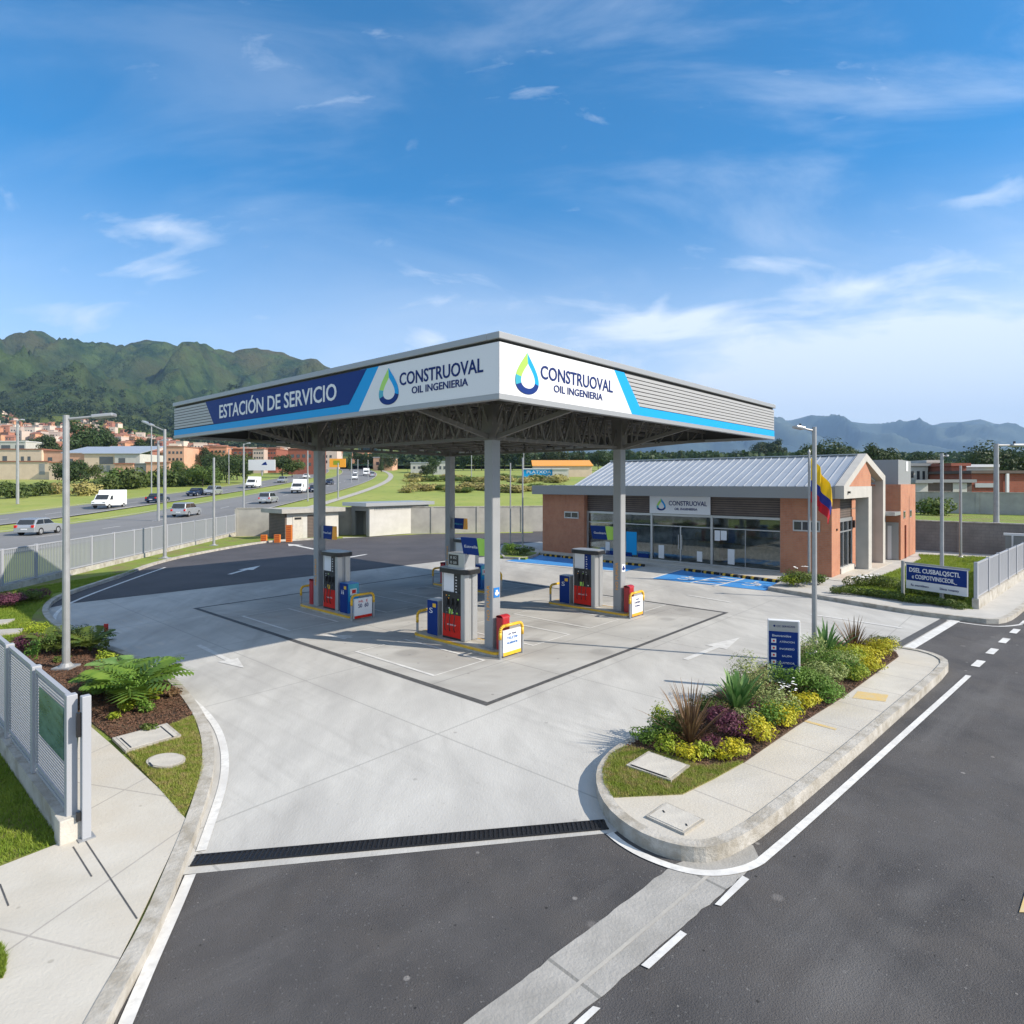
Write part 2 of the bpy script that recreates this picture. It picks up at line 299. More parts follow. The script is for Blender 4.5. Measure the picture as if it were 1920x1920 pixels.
brickify(MT['redbrick'], .5, .18, .02, (.2, .13, .1), .5)
brickify(MT['block_wall'], .4, .2, .012, (.12, .12, .12), .6)
brickify(MT['brown_slats'], 30, .12, .02, (.03, .025, .02), .9)

# ---------------------------------------------------------------- helpers
def G(px, py, z=0.0):
    Y = FPX * (CAMZ - z) / (py - HOR); return Vector(((px - CX) / FPX * Y, Y, z))
def terr(Y):
    if Y < 52: return 0.0
    d = Y - 52
    if d < 30: return .045 * d * d / 60
    return .045 * (d - 15)
def GT(px, py):
    Y = 30.0
    for _ in range(60): 
        q = (py - HOR)
        Y = Y + .5 * ((FPX * (CAMZ - terr(Y)) / q if abs(q) > 1e-6 else 154) - Y) if q > 30 else (FPX * (CAMZ + 3.0)) / (q + .045 * FPX)
    return Vector(((px - CX) / FPX * Y, Y, terr(Y)))
def at(px, Y, z=None): return Vector(((px - CX) / FPX * Y, Y, terr(Y) if z is None else z))
def zat(py, Y): return CAMZ + (HOR - py) / FPX * Y
def tag(o, label=None, cat=None, group=None, kind=None):
    if label: o['label'] = label
    if cat: o['category'] = cat
    if group: o['group'] = group
    if kind: o['kind'] = kind
    return o
def empty(name, loc, rz=0.0, label=None, cat=None, group=None):
    o = bpy.data.objects.new(name, None); C.objects.link(o); o.location = loc; o.rotation_euler = (0, 0, rz); o.empty_display_size = .3
    return tag(o, label, cat, group)
class MB:
    def __init__(s): s.v = []; s.f = []; s.m = []; s.mi = 0
    def add(s, vs, fs):
        b = len(s.v); s.v += [tuple(p) for p in vs]; s.f += [tuple(b + i for i in f) for f in fs]; s.m += [s.mi] * len(fs); return s
    def box(s, x0, x1, y0, y1, z0, z1):
        return s.add([(x0, y0, z0), (x1, y0, z0), (x1, y1, z0), (x0, y1, z0), (x0, y0, z1), (x1, y0, z1), (x1, y1, z1), (x0, y1, z1)],
                     [(0, 3, 2, 1), (4, 5, 6, 7), (0, 1, 5, 4), (1, 2, 6, 5), (2, 3, 7, 6), (3, 0, 4, 7)])
    def cbox(s, x, y, z, a, b, c): return s.box(x - a / 2, x + a / 2, y - b / 2, y + b / 2, z - c / 2, z + c / 2)
    def rbox(s, x0, x1, y0, y1, z0, z1, r, n=3):
        """box with rounded vertical corners"""
        pts = []
        for cx, cy, a0 in ((x1 - r, y1 - r, 0), (x0 + r, y1 - r, 90), (x0 + r, y0 + r, 180), (x1 - r, y0 + r, 270)):
            for i in range(n + 1):
                a = R_(a0 + 90 * i / n); pts.append((cx + r * math.cos(a), cy + r * math.sin(a)))
        return s.prism(pts, z0, z1)
    def prism(s, pts, z0, z1):
        n = len(pts); vs = [(p[0], p[1], z0) for p in pts] + [(p[0], p[1], z1) for p in pts]
        fs = [(i, (i + 1) % n, n + (i + 1) % n, n + i) for i in range(n)]
        tri = tessellate_polygon([[Vector((p[0], p[1], 0)) for p in pts]])
        for t in tri:
            a, b, c = [Vector((pts[i][0], pts[i][1])) for i in t]
            ccw = (b - a).cross(c - a) > 0
            t = t if ccw else t[::-1]
            fs.append(tuple(n + i for i in t)); fs.append(tuple(t[::-1]))
        return s.add(vs, fs)
    def sheet(s, pts, z=None):
        tri = tessellate_polygon([[Vector((p[0], p[1], 0)) for p in pts]])
        vs = [(p[0], p[1], p[2] if z is None else z) for p in pts]; fs = []
        for t in tri:
            a, b, c = [Vector(vs[i][:2]) for i in t]
            fs.append(tuple(t) if (b - a).cross(c - a) > 0 else tuple(t[::-1]))
        return s.add(vs, fs)
    def bar(s, p0, p1, wd, ht=None, up=Vector((0, 0, 1))):
        p0, p1 = Vector(p0), Vector(p1); ht = ht or wd; d = (p1 - p0).normalized()
        if abs(d.dot(up)) > .98: up = Vector((1, 0, 0))
        sx = d.cross(up).normalized() * wd / 2; sz = sx.cross(d).normalized() * ht / 2
        vs = [p + a * sx + b * sz for p in (p0, p1) for a, b in ((-1, -1), (1, -1), (1, 1), (-1, 1))]
        return s.add(vs, [(0, 1, 2, 3), (7, 6, 5, 4), (0, 4, 5, 1), (1, 5, 6, 2), (2, 6, 7, 3), (3, 7, 4, 0)])
    def tube(s, p0, p1, r0, r1=None, n=12, cap=True):
        p0, p1 = Vector(p0), Vector(p1); r1 = r0 if r1 is None else r1; d = (p1 - p0).normalized()
        up = Vector((0, 0, 1)) if abs(d.z) < .95 else Vector((1, 0, 0))
        a = d.cross(up).normalized(); b = d.cross(a)
        vs = [p + r * (math.cos(2 * math.pi * i / n) * a + math.sin(2 * math.pi * i / n) * b) for p, r in ((p0, r0), (p1, r1)) for i in range(n)]
        fs = [(i, n + i, n + (i + 1) % n, (i + 1) % n) for i in range(n)]
        if cap: fs += [tuple(range(n)), tuple(range(2 * n - 1, n - 1, -1))]
        return s.add(vs, fs)
    def path(s, pts, r, n=8):
        for a, b in zip(pts[:-1], pts[1:]): s.tube(a, b, r, r, n)
        return s
    def build(s, name, mt, parent=None, origin=True, smooth=False, loc=None):
        me = bpy.data.meshes.new(name); vs = s.v
        off = Vector((0, 0, 0))
        if parent is None and origin and vs:
            xs = [v[0] for v in vs]; ys = [v[1] for v in vs]; zs = [v[2] for v in vs]
            off = Vector(((min(xs) + max(xs)) / 2, (min(ys) + max(ys)) / 2, min(zs)))
            vs = [(v[0] - off.x, v[1] - off.y, v[2] - off.z) for v in vs]
        me.from_pydata(vs, [], s.f)
        for m_ in (mt if isinstance(mt, (list, tuple)) else [mt]): me.materials.append(MT[m_] if isinstance(m_, str) else m_)
        if isinstance(mt, (list, tuple)): me.polygons.foreach_set('material_index', s.m)
        if smooth: me.polygons.foreach_set('use_smooth', [True] * len(s.f))
        me.update()
        o = bpy.data.objects.new(name, me); C.objects.link(o)
        if parent: o.parent = parent
        o.location = off if loc is None else loc
        return o
def struct(name, mb, mt, kind='structure'): return tag(mb.build(name, mt, origin=False), kind=kind)
def bevel(o, wd=.01, seg=2):
    m = o.modifiers.new('bevel', 'BEVEL'); m.width = wd; m.segments = seg; m.limit_method = 'ANGLE'; return o
def copy_tree(o, parent=None, label=None):
    c = o.copy(); C.objects.link(c); c.parent = parent
    if label: c['label'] = label
    for ch in o.children: copy_tree(ch, c)
    return c
def text(s, name, wd, h, mt, parent, loc, rot, ext=.01, bold=0.0, align='CENTER'):
    """lettering as mesh: width wd, capital height h, origin at its centre; rot is a rotation matrix 3x3"""
    cu = bpy.data.curves.new('t', 'FONT'); cu.body = s; cu.size = 1; cu.extrude = .004; cu.offset = bold; cu.resolution_u = 3
    to = bpy.data.objects.new('t', cu); C.objects.link(to)
    dg = bpy.context.evaluated_depsgraph_get(); me = bpy.data.meshes.new_from_object(to.evaluated_get(dg))
    bpy.data.objects.remove(to); bpy.data.curves.remove(cu)
    xs = [v.co.x for v in me.vertices]; x0, x1 = min(xs), max(xs)
    kx = wd / (x1 - x0); ky = h / .729; kz = ext / .008
    for v in me.vertices:
        v.co = Vector(((v.co.x - (x0 + x1) / 2) * kx, (v.co.y - .36) * ky, v.co.z * kz))
    me.materials.clear(); me.materials.append(MT[mt])
    o = bpy.data.objects.new(name, me); C.objects.link(o); o.parent = parent
    o.matrix_local = Matrix.Translation(Vector(loc)) @ rot.to_4x4(); return o
def basis(x, n):
    """rotation with local x along x, local z along n (the outward normal), local y up"""
    x = Vector(x).normalized(); n = Vector(n).normalized(); y = n.cross(x); return Matrix((x, y, n)).transposed()
def drop_logo(name, wd, h, parent, loc, rot):
    """water-drop emblem: a two-tone ring round a white drop"""
    mb = MB(); n = 48
    def outline(k, wk, dy, th):
        pts = []
        for i in range(n):
            a = 2 * math.pi * i / n
            x = math.sin(a) * math.sin(a / 2) ** 1.3 * wk; y = math.cos(a)
            pts.append((x, y * k + dy))
        return pts
    o = outline(.5, .56, 0, 0); q = outline(.30, .33, -.06, 0)
    o = [(x * wd, y * h) for x, y in o]; q = [(x * wd + .02 * wd, y * h) for x, y in q]
    th = .012
    vs = [(x, y, th) for x, y in o] + [(x, y, th) for x, y in q] + [(x, y, 0) for x, y in o]
    b = len(mb.v); mb.v += vs
    for i in range(n):
        j = (i + 1) % n; a = 360 * (i + .5) / n
        mi = 1 if a < 120 else 2 if a < 235 else 3 if a < 262 else 0      # blue right, navy base, teal, green upper left
        mb.f.append((i, n + i, n + j, j)); mb.m.append(mi)
        mb.f.append((i, j, 2 * n + j, 2 * n + i)); mb.m.append(mi)
    mb.f.append(tuple(n + i for i in range(n))[::-1]); mb.m.append(4)
    ob = mb.build(name, ['green', 'sky_blue', 'navy', 'teal', 'white'], parent)
    ob.matrix_local = Matrix.Translation(Vector(loc)) @ rot.to_4x4(); return ob
def strip(pts, w0, w1, z0, z1=None, closed=False):
    """band along a polyline between offsets w0 and w1 (to its left); as a sheet at z0 or as a solid from z0 to z1"""
    n = len(pts); P = [Vector((p[0], p[1])) for p in pts]; A = []; B = []
    for i in range(n):
        a = P[i - 1] if (i > 0 or closed) else P[i]; b = P[(i + 1) % n] if (i < n - 1 or closed) else P[i]
        d = (b - a).normalized(); nn = Vector((-d.y, d.x)); A.append(P[i] + nn * w0); B.append(P[i] + nn * w1)
    mb = MB(); rng = range(n if closed else n - 1)
    if z1 is None:
        vs = [(p.x, p.y, z0) for p in A] + [(p.x, p.y, z0) for p in B]
        return mb.add(vs, [(i, (i + 1) % n, n + (i + 1) % n, n + i) for i in rng])
    vs = [(p.x, p.y, z0) for p in A] + [(p.x, p.y, z0) for p in B] + [(p.x, p.y, z1) for p in A] + [(p.x, p.y, z1) for p in B]
    fs = []
    for i in rng:
        j = (i + 1) % n
        fs += [(2 * n + i, 2 * n + j, 3 * n + j, 3 * n + i), (i, j, 2 * n + j, 2 * n + i), (n + j, n + i, 3 * n + i, 3 * n + j)]
    fs += [(0, 2 * n, 3 * n, n), (n - 1, 2 * n - 1, 4 * n - 1, 3 * n - 1)] if not closed else []
    return mb.add(vs, fs)
def smooth_poly(pts, it=2, closed=False):
    P = [Vector((p[0], p[1], 0)) for p in pts]
    for _ in range(it):
        Q = [] if closed else [P[0]]
        n = len(P)
        for i in range(n if closed else n - 1):
            a, b = P[i], P[(i + 1) % n]; Q += [a * .75 + b * .25, a * .25 + b * .75]
        if not closed: Q.append(P[-1])
        P = Q
    return P
def gp(l, z=0.0): return [G(a, b, z) for a, b in l]
def inset(pts, d, closed=True):
    n = len(pts); P = [Vector((p[0], p[1])) for p in pts]; o = []
    for i in range(n):
        a = P[i - 1] if (i > 0 or closed) else P[i]; b = P[(i + 1) % n] if (i < n - 1 or closed) else P[i]
        t = (b - a).normalized(); o.append(Vector((P[i].x - t.y * d, P[i].y + t.x * d, 0)))
    return o
def inside(p, poly):
    c = False; n = len(poly); j = n - 1
    for i in range(n):
        a, b = poly[i], poly[j]
        if (a[1] > p[1]) != (b[1] > p[1]) and p[0] < (b[0] - a[0]) * (p[1] - a[1]) / (b[1] - a[1]) + a[0]: c = not c
        j = i
    return c

# ---------------------------------------------------------------- the ground and far land
def hill_profile(tab, px):
    if px <= tab[0][0]: return tab[0][1]
    for (a, b), (c, d) in zip(tab[:-1], tab[1:]):
        if px <= c: return b + (d - b) * (px - a) / (c - a)
    return tab[-1][1]
HA = [(-400, 870), (1000, 874)]
HB = [(-400, 795), (0, 808), (150, 818), (300, 838), (450, 850), (600, 856), (1000, 862)]
HC = [(-400, 735), (0, 775), (60, 790), (100, 776), (200, 784), (300, 812), (400, 836), (500, 840), (600, 845), (1000, 856)]
HD = [(-400, 655), (0, 694), (60, 702), (110, 725), (160, 752), (200, 768), (300, 782), (400, 770), (470, 785), (560, 800), (700, 830), (1000, 858)]
HE = [(-400, 640), (-100, 655), (20, 648), (77, 634), (120, 650), (165, 662), (215, 666), (247, 646), (278, 636), (310, 639), (350, 653), (400, 668),
      (433, 666), (473, 661), (513, 664), (533, 662), (567, 673), (593, 674), (613, 688), (700, 740), (800, 800), (900, 840), (1000, 853)]
HY = [(330, HA), (700, HB), (1200, HC), (1750, HD), (2800, HE)]
def hill_z(px, Y):
    if Y <= HY[0][0]: y = hill_profile(HA, px); return zat(y, Y)
    for (Y0, A), (Y1, B) in zip(HY[:-1], HY[1:]):
        if Y <= Y1:
            t = (Y - Y0) / (Y1 - Y0); z0 = zat(hill_profile(A, px), Y0); z1 = zat(hill_profile(B, px), Y1)
            t = t * t * (3 - 2 * t) * .5 + t * .5
            z = z0 + (z1 - z0) * t; break
    else: return zat(hill_profile(HE, px), 2800) - (Y - 2800) * .5
    m = min(1, max(0, (Y - 1150) / 400)) * (1 - .88 * max(0, (Y - 2350) / 450))
    X = (px - CX) / FPX * Y
    r = noise.ridged_multi_fractal(Vector((X / 330 + .25 * math.sin(Y / 300), Y / 900, 3.3)), .9, 2.2, 6, 1.0, 2.2)
    r2 = noise.fractal(Vector((X / 60, Y / 60, 9)), .9, 2.1, 4)
    r3 = abs(noise.noise(Vector((X / 150, Y / 420, 5.1))))
    return z + m * ((r - 1.1) * 135 + r2 * 16 + (r3 - .28) * 140)
mb = MB(); cols, rows = 240, 190; Ys = [330 + (3200 - 330) * (j / (rows - 1)) ** 1.25 for j in range(rows)]
pxs = [-320 + 1340 * i / (cols - 1) for i in range(cols)]
mb.v = [((px - CX) / FPX * Y, Y, hill_z(px, Y)) for Y in Ys for px in pxs]
mb.f = [(j * cols + i, j * cols + i + 1, (j + 1) * cols + i + 1, (j + 1) * cols + i) for j in range(rows - 1) for i in range(cols - 1)]
mb.m = [0] * len(mb.f)
MT['mountain'] = mat('mountain vegetation', (.016, .040, .018), (.070, .110, .034), rough=1, scale=.012, third=(.062, .078, .030), tscale=.005, bump=1.0, bscale=.05, lo=.40, hi=.60, detail=10, spec=.1)
MT['mountain'].node_tree.nodes['Bump'].inputs['Distance'].default_value = 26
def hill_meadows():
    t, b = rot_nodes(MT['mountain'])      # pale meadows low on the slope, brownish grass on the tops: by height
    g = t.nodes.new('ShaderNodeNewGeometry'); sp = t.nodes.new('ShaderNodeSeparateXYZ'); t.links.new(g.outputs['Position'], sp.inputs[0])
    nz = t.nodes.new('ShaderNodeTexNoise'); nz.inputs['Scale'].default_value = .0045; nz.inputs['Detail'].default_value = 5; t.links.new(g.outputs['Position'], nz.inputs['Vector'])
    def mr(src, a, b_):
        r = t.nodes.new('ShaderNodeMapRange'); r.interpolation_type = 'SMOOTHSTEP'; r.inputs[1].default_value = a; r.inputs[2].default_value = b_; t.links.new(src, r.inputs[0]); return r.outputs[0]
    def mul(a, b_):
        r = t.nodes.new('ShaderNodeMath'); r.operation = 'MULTIPLY'; t.links.new(a, r.inputs[0]); t.links.new(b_, r.inputs[1]); return r.outputs[0]
    top = mul(mr(sp.outputs[2], 330, 620), mr(nz.outputs[0], .42, .58))
    src = b.inputs['Base Color'].links[0].from_socket
    x = t.nodes.new('ShaderNodeMixRGB'); t.links.new(top, x.inputs[0]); t.links.new(src, x.inputs[1]); x.inputs[2].default_value = (.088, .080, .036, 1)
    lowm = mul(mr(sp.outputs[2], 170, 90), mr(nz.outputs[0], .50, .56))
    y = t.nodes.new('ShaderNodeMixRGB'); t.links.new(lowm, y.inputs[0]); t.links.new(x.outputs[0], y.inputs[1]); y.inputs[2].default_value = (.17, .20, .045, 1)
    t.links.new(y.outputs[0], b.inputs['Base Color'])
hill_meadows()
o = struct('green_hills', mb, 'mountain'); o.data.polygons.foreach_set('use_smooth', [True] * len(mb.f))

RM = [(900, 853), (1000, 850), (1150, 838), (1300, 812), (1400, 795), (1450, 787), (1480, 790), (1520, 781), (1560, 787), (1600, 793), (1650, 801), (1700, 799), (1740, 801),
      (1770, 795), (1800, 794), (1838, 788), (1870, 797), (1900, 806), (1930, 815), (2000, 825), (2200, 835), (2400, 850)]
mb = MB(); cols, rows = 200, 60
pxs = [880 + 1500 * i / (cols - 1) for i in range(cols)]; Ys = [6500 + 4500 * j / (rows - 1) for j in range(rows)]
for Y in Ys:
    for px in pxs:
        base = zat(853, Y); top = zat(hill_profile(RM, px), 9500); t = min(1, (Y - 6500) / 3000); t = t * t * (3 - 2 * t)
        X = (px - CX) / FPX * Y
        r = noise.ridged_multi_fractal(Vector((X / 900, Y / 1800, 1.3)), .9, 2.1, 6, 1.0, 2.0) - 1.1
        z = base + (top - base) * t + r * 760 * t * (1 - t) ** 1.3 * 2 if Y <= 9500 else top - (Y - 9500) * .3
        mb.v.append((X, Y, z))
mb.f = [(j * cols + i, j * cols + i + 1, (j + 1) * cols + i + 1, (j + 1) * cols + i) for j in range(rows - 1) for i in range(cols - 1)]; mb.m = [0] * len(mb.f)
MT['far_mountain'] = mat('far mountain slopes', (.012, .035, .04), (.075, .10, .075), rough=1, scale=.0012, detail=8)
o = struct('far_mountains', mb, 'far_mountain'); o.data.polygons.foreach_set('use_smooth', [True] * len(mb.f))

# the ground: one sheet from behind the camera to the foot of the mountains, flat under the station
mb = MB(); Ys = [-60, -20, 0, 20, 40, 48, 52] + [52 + 4 * k for k in range(1, 13)] + [110 + 12 * k for k in range(30)] + [500 * 1.17 ** k for k in range(22)]
Ys = sorted(set(y for y in Ys if y < 12500)) + [12500]
xsr = [-1.6, -1.2, -.9, -.7, -.5, -.3, -.1, .1, .3, .5, .7, .9, 1.2, 1.8, 2.6]
for Y in Ys:
    for r in xsr: mb.v.append((r * max(Y, 90), Y, terr(Y) - .06))
n = len(xsr); mb.f = [(j * n + i, j * n + i + 1, (j + 1) * n + i + 1, (j + 1) * n + i) for j in range(len(Ys) - 1) for i in range(n - 1)]; mb.m = [0] * len(mb.f)
struct('ground', mb, 'field')

# highway: two carriageways, verges and median follow the rising ground
def hx(off, Y): return off - .04 * (Y - 40) - .0007 * max(0, Y - 110) ** 2
def ribbon(o0, o1, dz, Y0=-40, Y1=420, step=6):
    mb = MB(); Y = Y0; vs = []
    while Y <= Y1: vs += [(hx(o0, Y), Y, terr(Y) + dz), (hx(o1, Y), Y, terr(Y) + dz)]; Y += step
    n = len(vs) // 2; return mb.add(vs, [(2 * i, 2 * i + 1, 2 * i + 3, 2 * i + 2) for i in range(n - 1)])
struct('highway_near_carriageway', ribbon(-46.2, -32.6, .01), 'highway')
struct('highway_far_carriageway', ribbon(-63, -52.8, .01), 'highway')
struct('highway_kerbs', (lambda a, b, c, d: a.add(b.v, b.f).add(c.v, c.f).add(d.v, d.f))(ribbon(-46.5, -46.2, .12), ribbon(-52.8, -52.5, .12), ribbon(-63.3, -63, .12), ribbon(-32.6, -32.3, .10)), 'kerb')
struct('highway_footpath', ribbon(-28.0, -26.3, .01, 60), 'kerb')
mb = MB(); Y = -20
while Y < 300:
    for off in (-39.4, -57.8):
        mb.add([(hx(off, Y), Y, terr(Y) + .03), (hx(off + .18, Y), Y, terr(Y) + .03), (hx(off + .18, Y + 3), Y + 3, terr(Y + 3) + .03), (hx(off, Y + 3), Y + 3, terr(Y + 3) + .03)], [(0, 1, 2, 3)])
    Y += 9
struct('highway_lane_markings', mb, 'worn_paint')

# ---------------------------------------------------------------- the station floor
struct('street', MB().sheet([(-60, -30, 0), (60, -30, 0), (60, 34, 0), (-14, 34, 0), (-14, 3, 0), (-60, 3, 0)], -.004), 'asphalt')
fore = gp([(342, 1640), (1152, 1561), (1300, 1480), (1692, 1222), (1790, 1162), (1720, 1148), (1420, 1096), (1240, 1050), (1020, 1012), (1010, 1005), (500, 1008), (60, 1110), (60, 1200), (200, 1400), (330, 1500)])
struct('forecourt', MB().sheet(fore, 0.0), 'concrete')
CO = Vector((-.267, 12.9, 0)); RV = Vector((.6652, .7467, 0)); LV = Vector((-.7467, .6652, 0))
def CP(x, y, z=0.0): v = CO + RV * x + LV * y; return Vector((v.x, v.y, z))
struct('fuelling_pad', MB().sheet([CP(-.15, .2), CP(12.0, .2), CP(12.0, 15.0), CP(-.15, 15.0)], .004), 'concrete_pad')
ring = [CP(-.15, .2), CP(12.0, .2), CP(12.0, 15.0), CP(-.15, 15.0)]
struct('pad_drain_channel', strip(ring, -.10, .10, .008, closed=True), 'drain')
lane = gp([(92, 1140), (130, 1132), (831, 1052), (938, 1041), (952, 1022), (1012, 1016), (1040, 1018)]) + [Vector((9, 60, 0)), Vector((2, 60, 0))] + gp([(1000, 999), (800, 1001), (610, 1011), (500, 1017), (400, 1034), (300, 1055), (222, 1085), (125, 1117), (97, 1134)])
struct('rear_lane', MB().sheet([(p.x, p.y, 0) for p in lane], .005), 'asphalt_lane')
# street apron on the right of the second drain
# front drain grate with its concrete rim
a, b = G(362, 1615), G(1137, 1547); d = (b - a).normalized(); nn = Vector((-d.y, d.x, 0))
g = empty('drain_grate', a, 0, 'long black slotted drain grate across the forecourt entrance', 'drain grate')
mb = MB(); L = (b - a).length; mb.bar(Vector((0, 0, .006)) , d * L + Vector((0, 0, .006)), .20, .008)
mb.build('channel', 'black', g)
mb = MB(); k = 0
while k * .062 < L:
    p = d * (k * .062 + .03); mb.bar(p - nn * .095 + Vector((0, 0, .014)), p + nn * .095 + d * .02 + Vector((0, 0, .014)), .026, .012); k += 1
mb.bar(-nn * .105 + Vector((0, 0, .014)), d * L - nn * .105 + Vector((0, 0, .014)), .018, .012); mb.bar(nn * .105 + Vector((0, 0, .014)), d * L + nn * .105 + Vector((0, 0, .014)), .018, .012)
mb.build('grille', 'grate', g)
# second drain line at the right exit
c_, d_ = G(1683, 1211), G(1772, 1161)
struct('exit_drain', strip([c_, d_], -.12, .12, .006), 'drain')
struct('exit_threshold', strip([c_, d_], -.42, -.16, .006), 'paint')
# concrete gutter crossing the entrance road
def jag(p, q, n, amp, seed):
    rr = random.Random(seed); return [p.lerp(q, i / n) + Vector((rr.uniform(-amp, amp), rr.uniform(-amp, amp), 0)) for i in range(n + 1)]
ga, gb = G(1262, 1622), G(1404, 1632); sdir = (ga - G(836, 1945)).normalized(); sdir2 = (gb - G(1035, 1945)).normalized()
gut = jag(ga, ga - sdir * 14, 110, .010, 3) + jag(gb - sdir2 * 14, gb, 110, .011, 4) + gp([(1424, 1610), (1412, 1585), (1380, 1580)])
struct('gutter', MB().sheet(gut, .002), 'gutter')
struct('gutter_valley', strip([G(1330, 1640), G(1330, 1640) - sdir * 14], -.02, .02, .005), 'wall_grey')

# painted marks
def mark(name, l, mt='paint', z=.009): return struct(name, MB().sheet(gp(l), z), mt)
def line(name, l, wd, mt='paint', z=.009, sm=2, closed=False):
    P = smooth_poly(gp(l), sm, closed); return struct(name, strip(P, -wd / 2, wd / 2, z, closed=closed), mt)
line('edge_line', [(1143, 1563), (1165, 1582), (1210, 1608), (1280, 1633), (1340, 1640), (1400, 1630), (1440, 1608), (1800, 1282), (1816, 1267)], .11)
line('entrance_line_left', [(357, 1641), (330, 1705), (280, 1815), (225, 1945), (140, 2150)], .12)
line('forecourt_edge_line', [(377, 1596), (400, 1530), (418, 1475), (423, 1435), (420, 1400), (408, 1365), (385, 1335), (360, 1313)], .12)
line('lane_edge_line', [(100, 1172), (103, 1150), (135, 1128), (230, 1092), (310, 1064)], .12)
for q in ([(1340, 1697), (1352, 1700), (1405, 1650), (1392, 1643)], [(1202, 1811), (1217, 1818), (1288, 1753), (1276, 1746)], [(1075, 1921), (1090, 1926), (1126, 1892), (1112, 1888)]):
    mark('dashed_line', q)
for i in range(9):
    p = G(1828, 1250) + (G(1912, 1176) - G(1828, 1250)) * (i * .27); dd = (G(1912, 1176) - G(1828, 1250)).normalized()
    struct('give_way_dash', strip([p, p + dd * .75], -.09, .09, .009), 'paint')
mark('centre_line', [(1911, 1712), (1930, 1712), (1960, 1640), (1930, 1650)], 'yellow_paint')
line('far_kerb_line', [(1775, 1163), (1830, 1172), (1880, 1176), (1925, 1170)], .10)
def arrow(name, tail, head, wd, hw, hl, mt='worn_paint', z=.009):
    a, b = G(*tail), G(*head); d = (b - a).normalized(); n_ = Vector((-d.y, d.x, 0)); m_ = b - d * hl
    P = [a + n_ * wd / 2, a - n_ * wd / 2, m_ - n_ * wd / 2, m_ - n_ * hw / 2, b, m_ + n_ * hw / 2, m_ + n_ * wd / 2]
    struct(name, MB().sheet(P, z), mt)
arrow('lane_arrow', (372, 1210), (458, 1253), .14, .5, 1.0)
arrow('lane_arrow', (1285, 1237), (1387, 1196), .16, .62, 1.5)
arrow('lane_arrow', (430, 1077), (488, 1061), .22, .8, 1.6, 'paint')
arrow('lane_arrow', (660, 1196), (596, 1190), .12, .5, 1.1)
arrow('lane_arrow', (650, 1046), (690, 1039), .25, .3, .6, 'paint')
arrow('lane_arrow', (590, 1030), (540, 1020), .3, 1.1, 1.6, 'worn_paint')
line('guide_line', [(1290, 1116), (1372, 1130)], .16, 'worn_paint', sm=0)
line('guide_line', [(1520, 1152), (1692, 1178)], .16, 'worn_paint', sm=0)
for x0 in (.37, 4.05, 6.85, 10.3):
    x1 = x0 + 1.7 if x0 < 10 else x0 + 1.5
    for y0 in (2.45, 9.2): struct('filling_bay_outline', strip([CP(x0, y0), CP(x1, y0), CP(x1, y0 + 3.2), CP(x0, y0 + 3.2)], -.05, .05, .012, closed=True), 'paint')

# left verge with kerb, pavement, lawn and beds
KL = [(150, 2060), (205, 1930), (298, 1760), (343, 1640), (366, 1580), (392, 1500), (404, 1440), (398, 1385), (378, 1340), (339, 1290), (301, 1257), (235, 1229), (165, 1205), (112, 1177),
      (88, 1153), (96, 1134), (125, 1117), (222, 1085), (300, 1055), (400, 1034), (500, 1017), (560, 1013), (610, 1011)]
kl = smooth_poly(gp(KL), 2)
ver = inset(kl, .05, False) + [Vector((-14, 51.5, 0)), Vector((-24.5, 51.5, 0)), Vector((-22, 26, 0)), Vector((-18, 10, 0)), Vector((-18, 2, 0))]
mb = MB(); mb.prism([(p.x, p.y) for p in ver], -.05, .10); struct('lawn', mb, 'lawn')
struct('verge_kerb', strip(kl, 0, .18, -.05, .135), 'kerb')
def on(l, z, name, mt, th=.03):
    P = gp(l, z); return struct(name, MB().prism([(p.x, p.y) for p in P], z - th, z), mt)
WALK = [(150, 1345), (205, 1392), (300, 1480), (350, 1537), (325, 1590), (262, 1720), (162, 1925), (100, 2050), (-500, 2050), (-500, 1800), (-150, 1680), (0, 1624), (118, 1578), (134, 1560)]
on(WALK, .125, 'left_pavement', 'sidewalk_left')
MUL = [(62, 1246), (20, 1205), (50, 1183), (105, 1181), (165, 1211), (235, 1235), (298, 1263), (330, 1295), (362, 1338), (300, 1366), (213, 1386), (152, 1338), (110, 1300)]
mulP = gp(MUL, .12); on(MUL, .12, 'mulch_bed', 'mulch')
WED = [(214, 1388), (300, 1368), (362, 1343), (377, 1390), (381, 1440), (369, 1480), (344, 1531), (300, 1480)]
wedP = gp(WED, .115); on(WED, .115, 'turf_wedge', 'turf', .01)
struct('pavement_joint', strip([G(157, 1571, .13), G(257, 1722, .13)], -.008, .008, .128), 'drain')
struct('pavement_joint', strip([G(137, 1587, .13), G(172, 1643, .13)], -.008, .008, .128), 'drain')
struct('pavement_joint', strip([G(0, 1657, .13), G(16, 1698, .13)], -.008, .008, .128), 'drain')

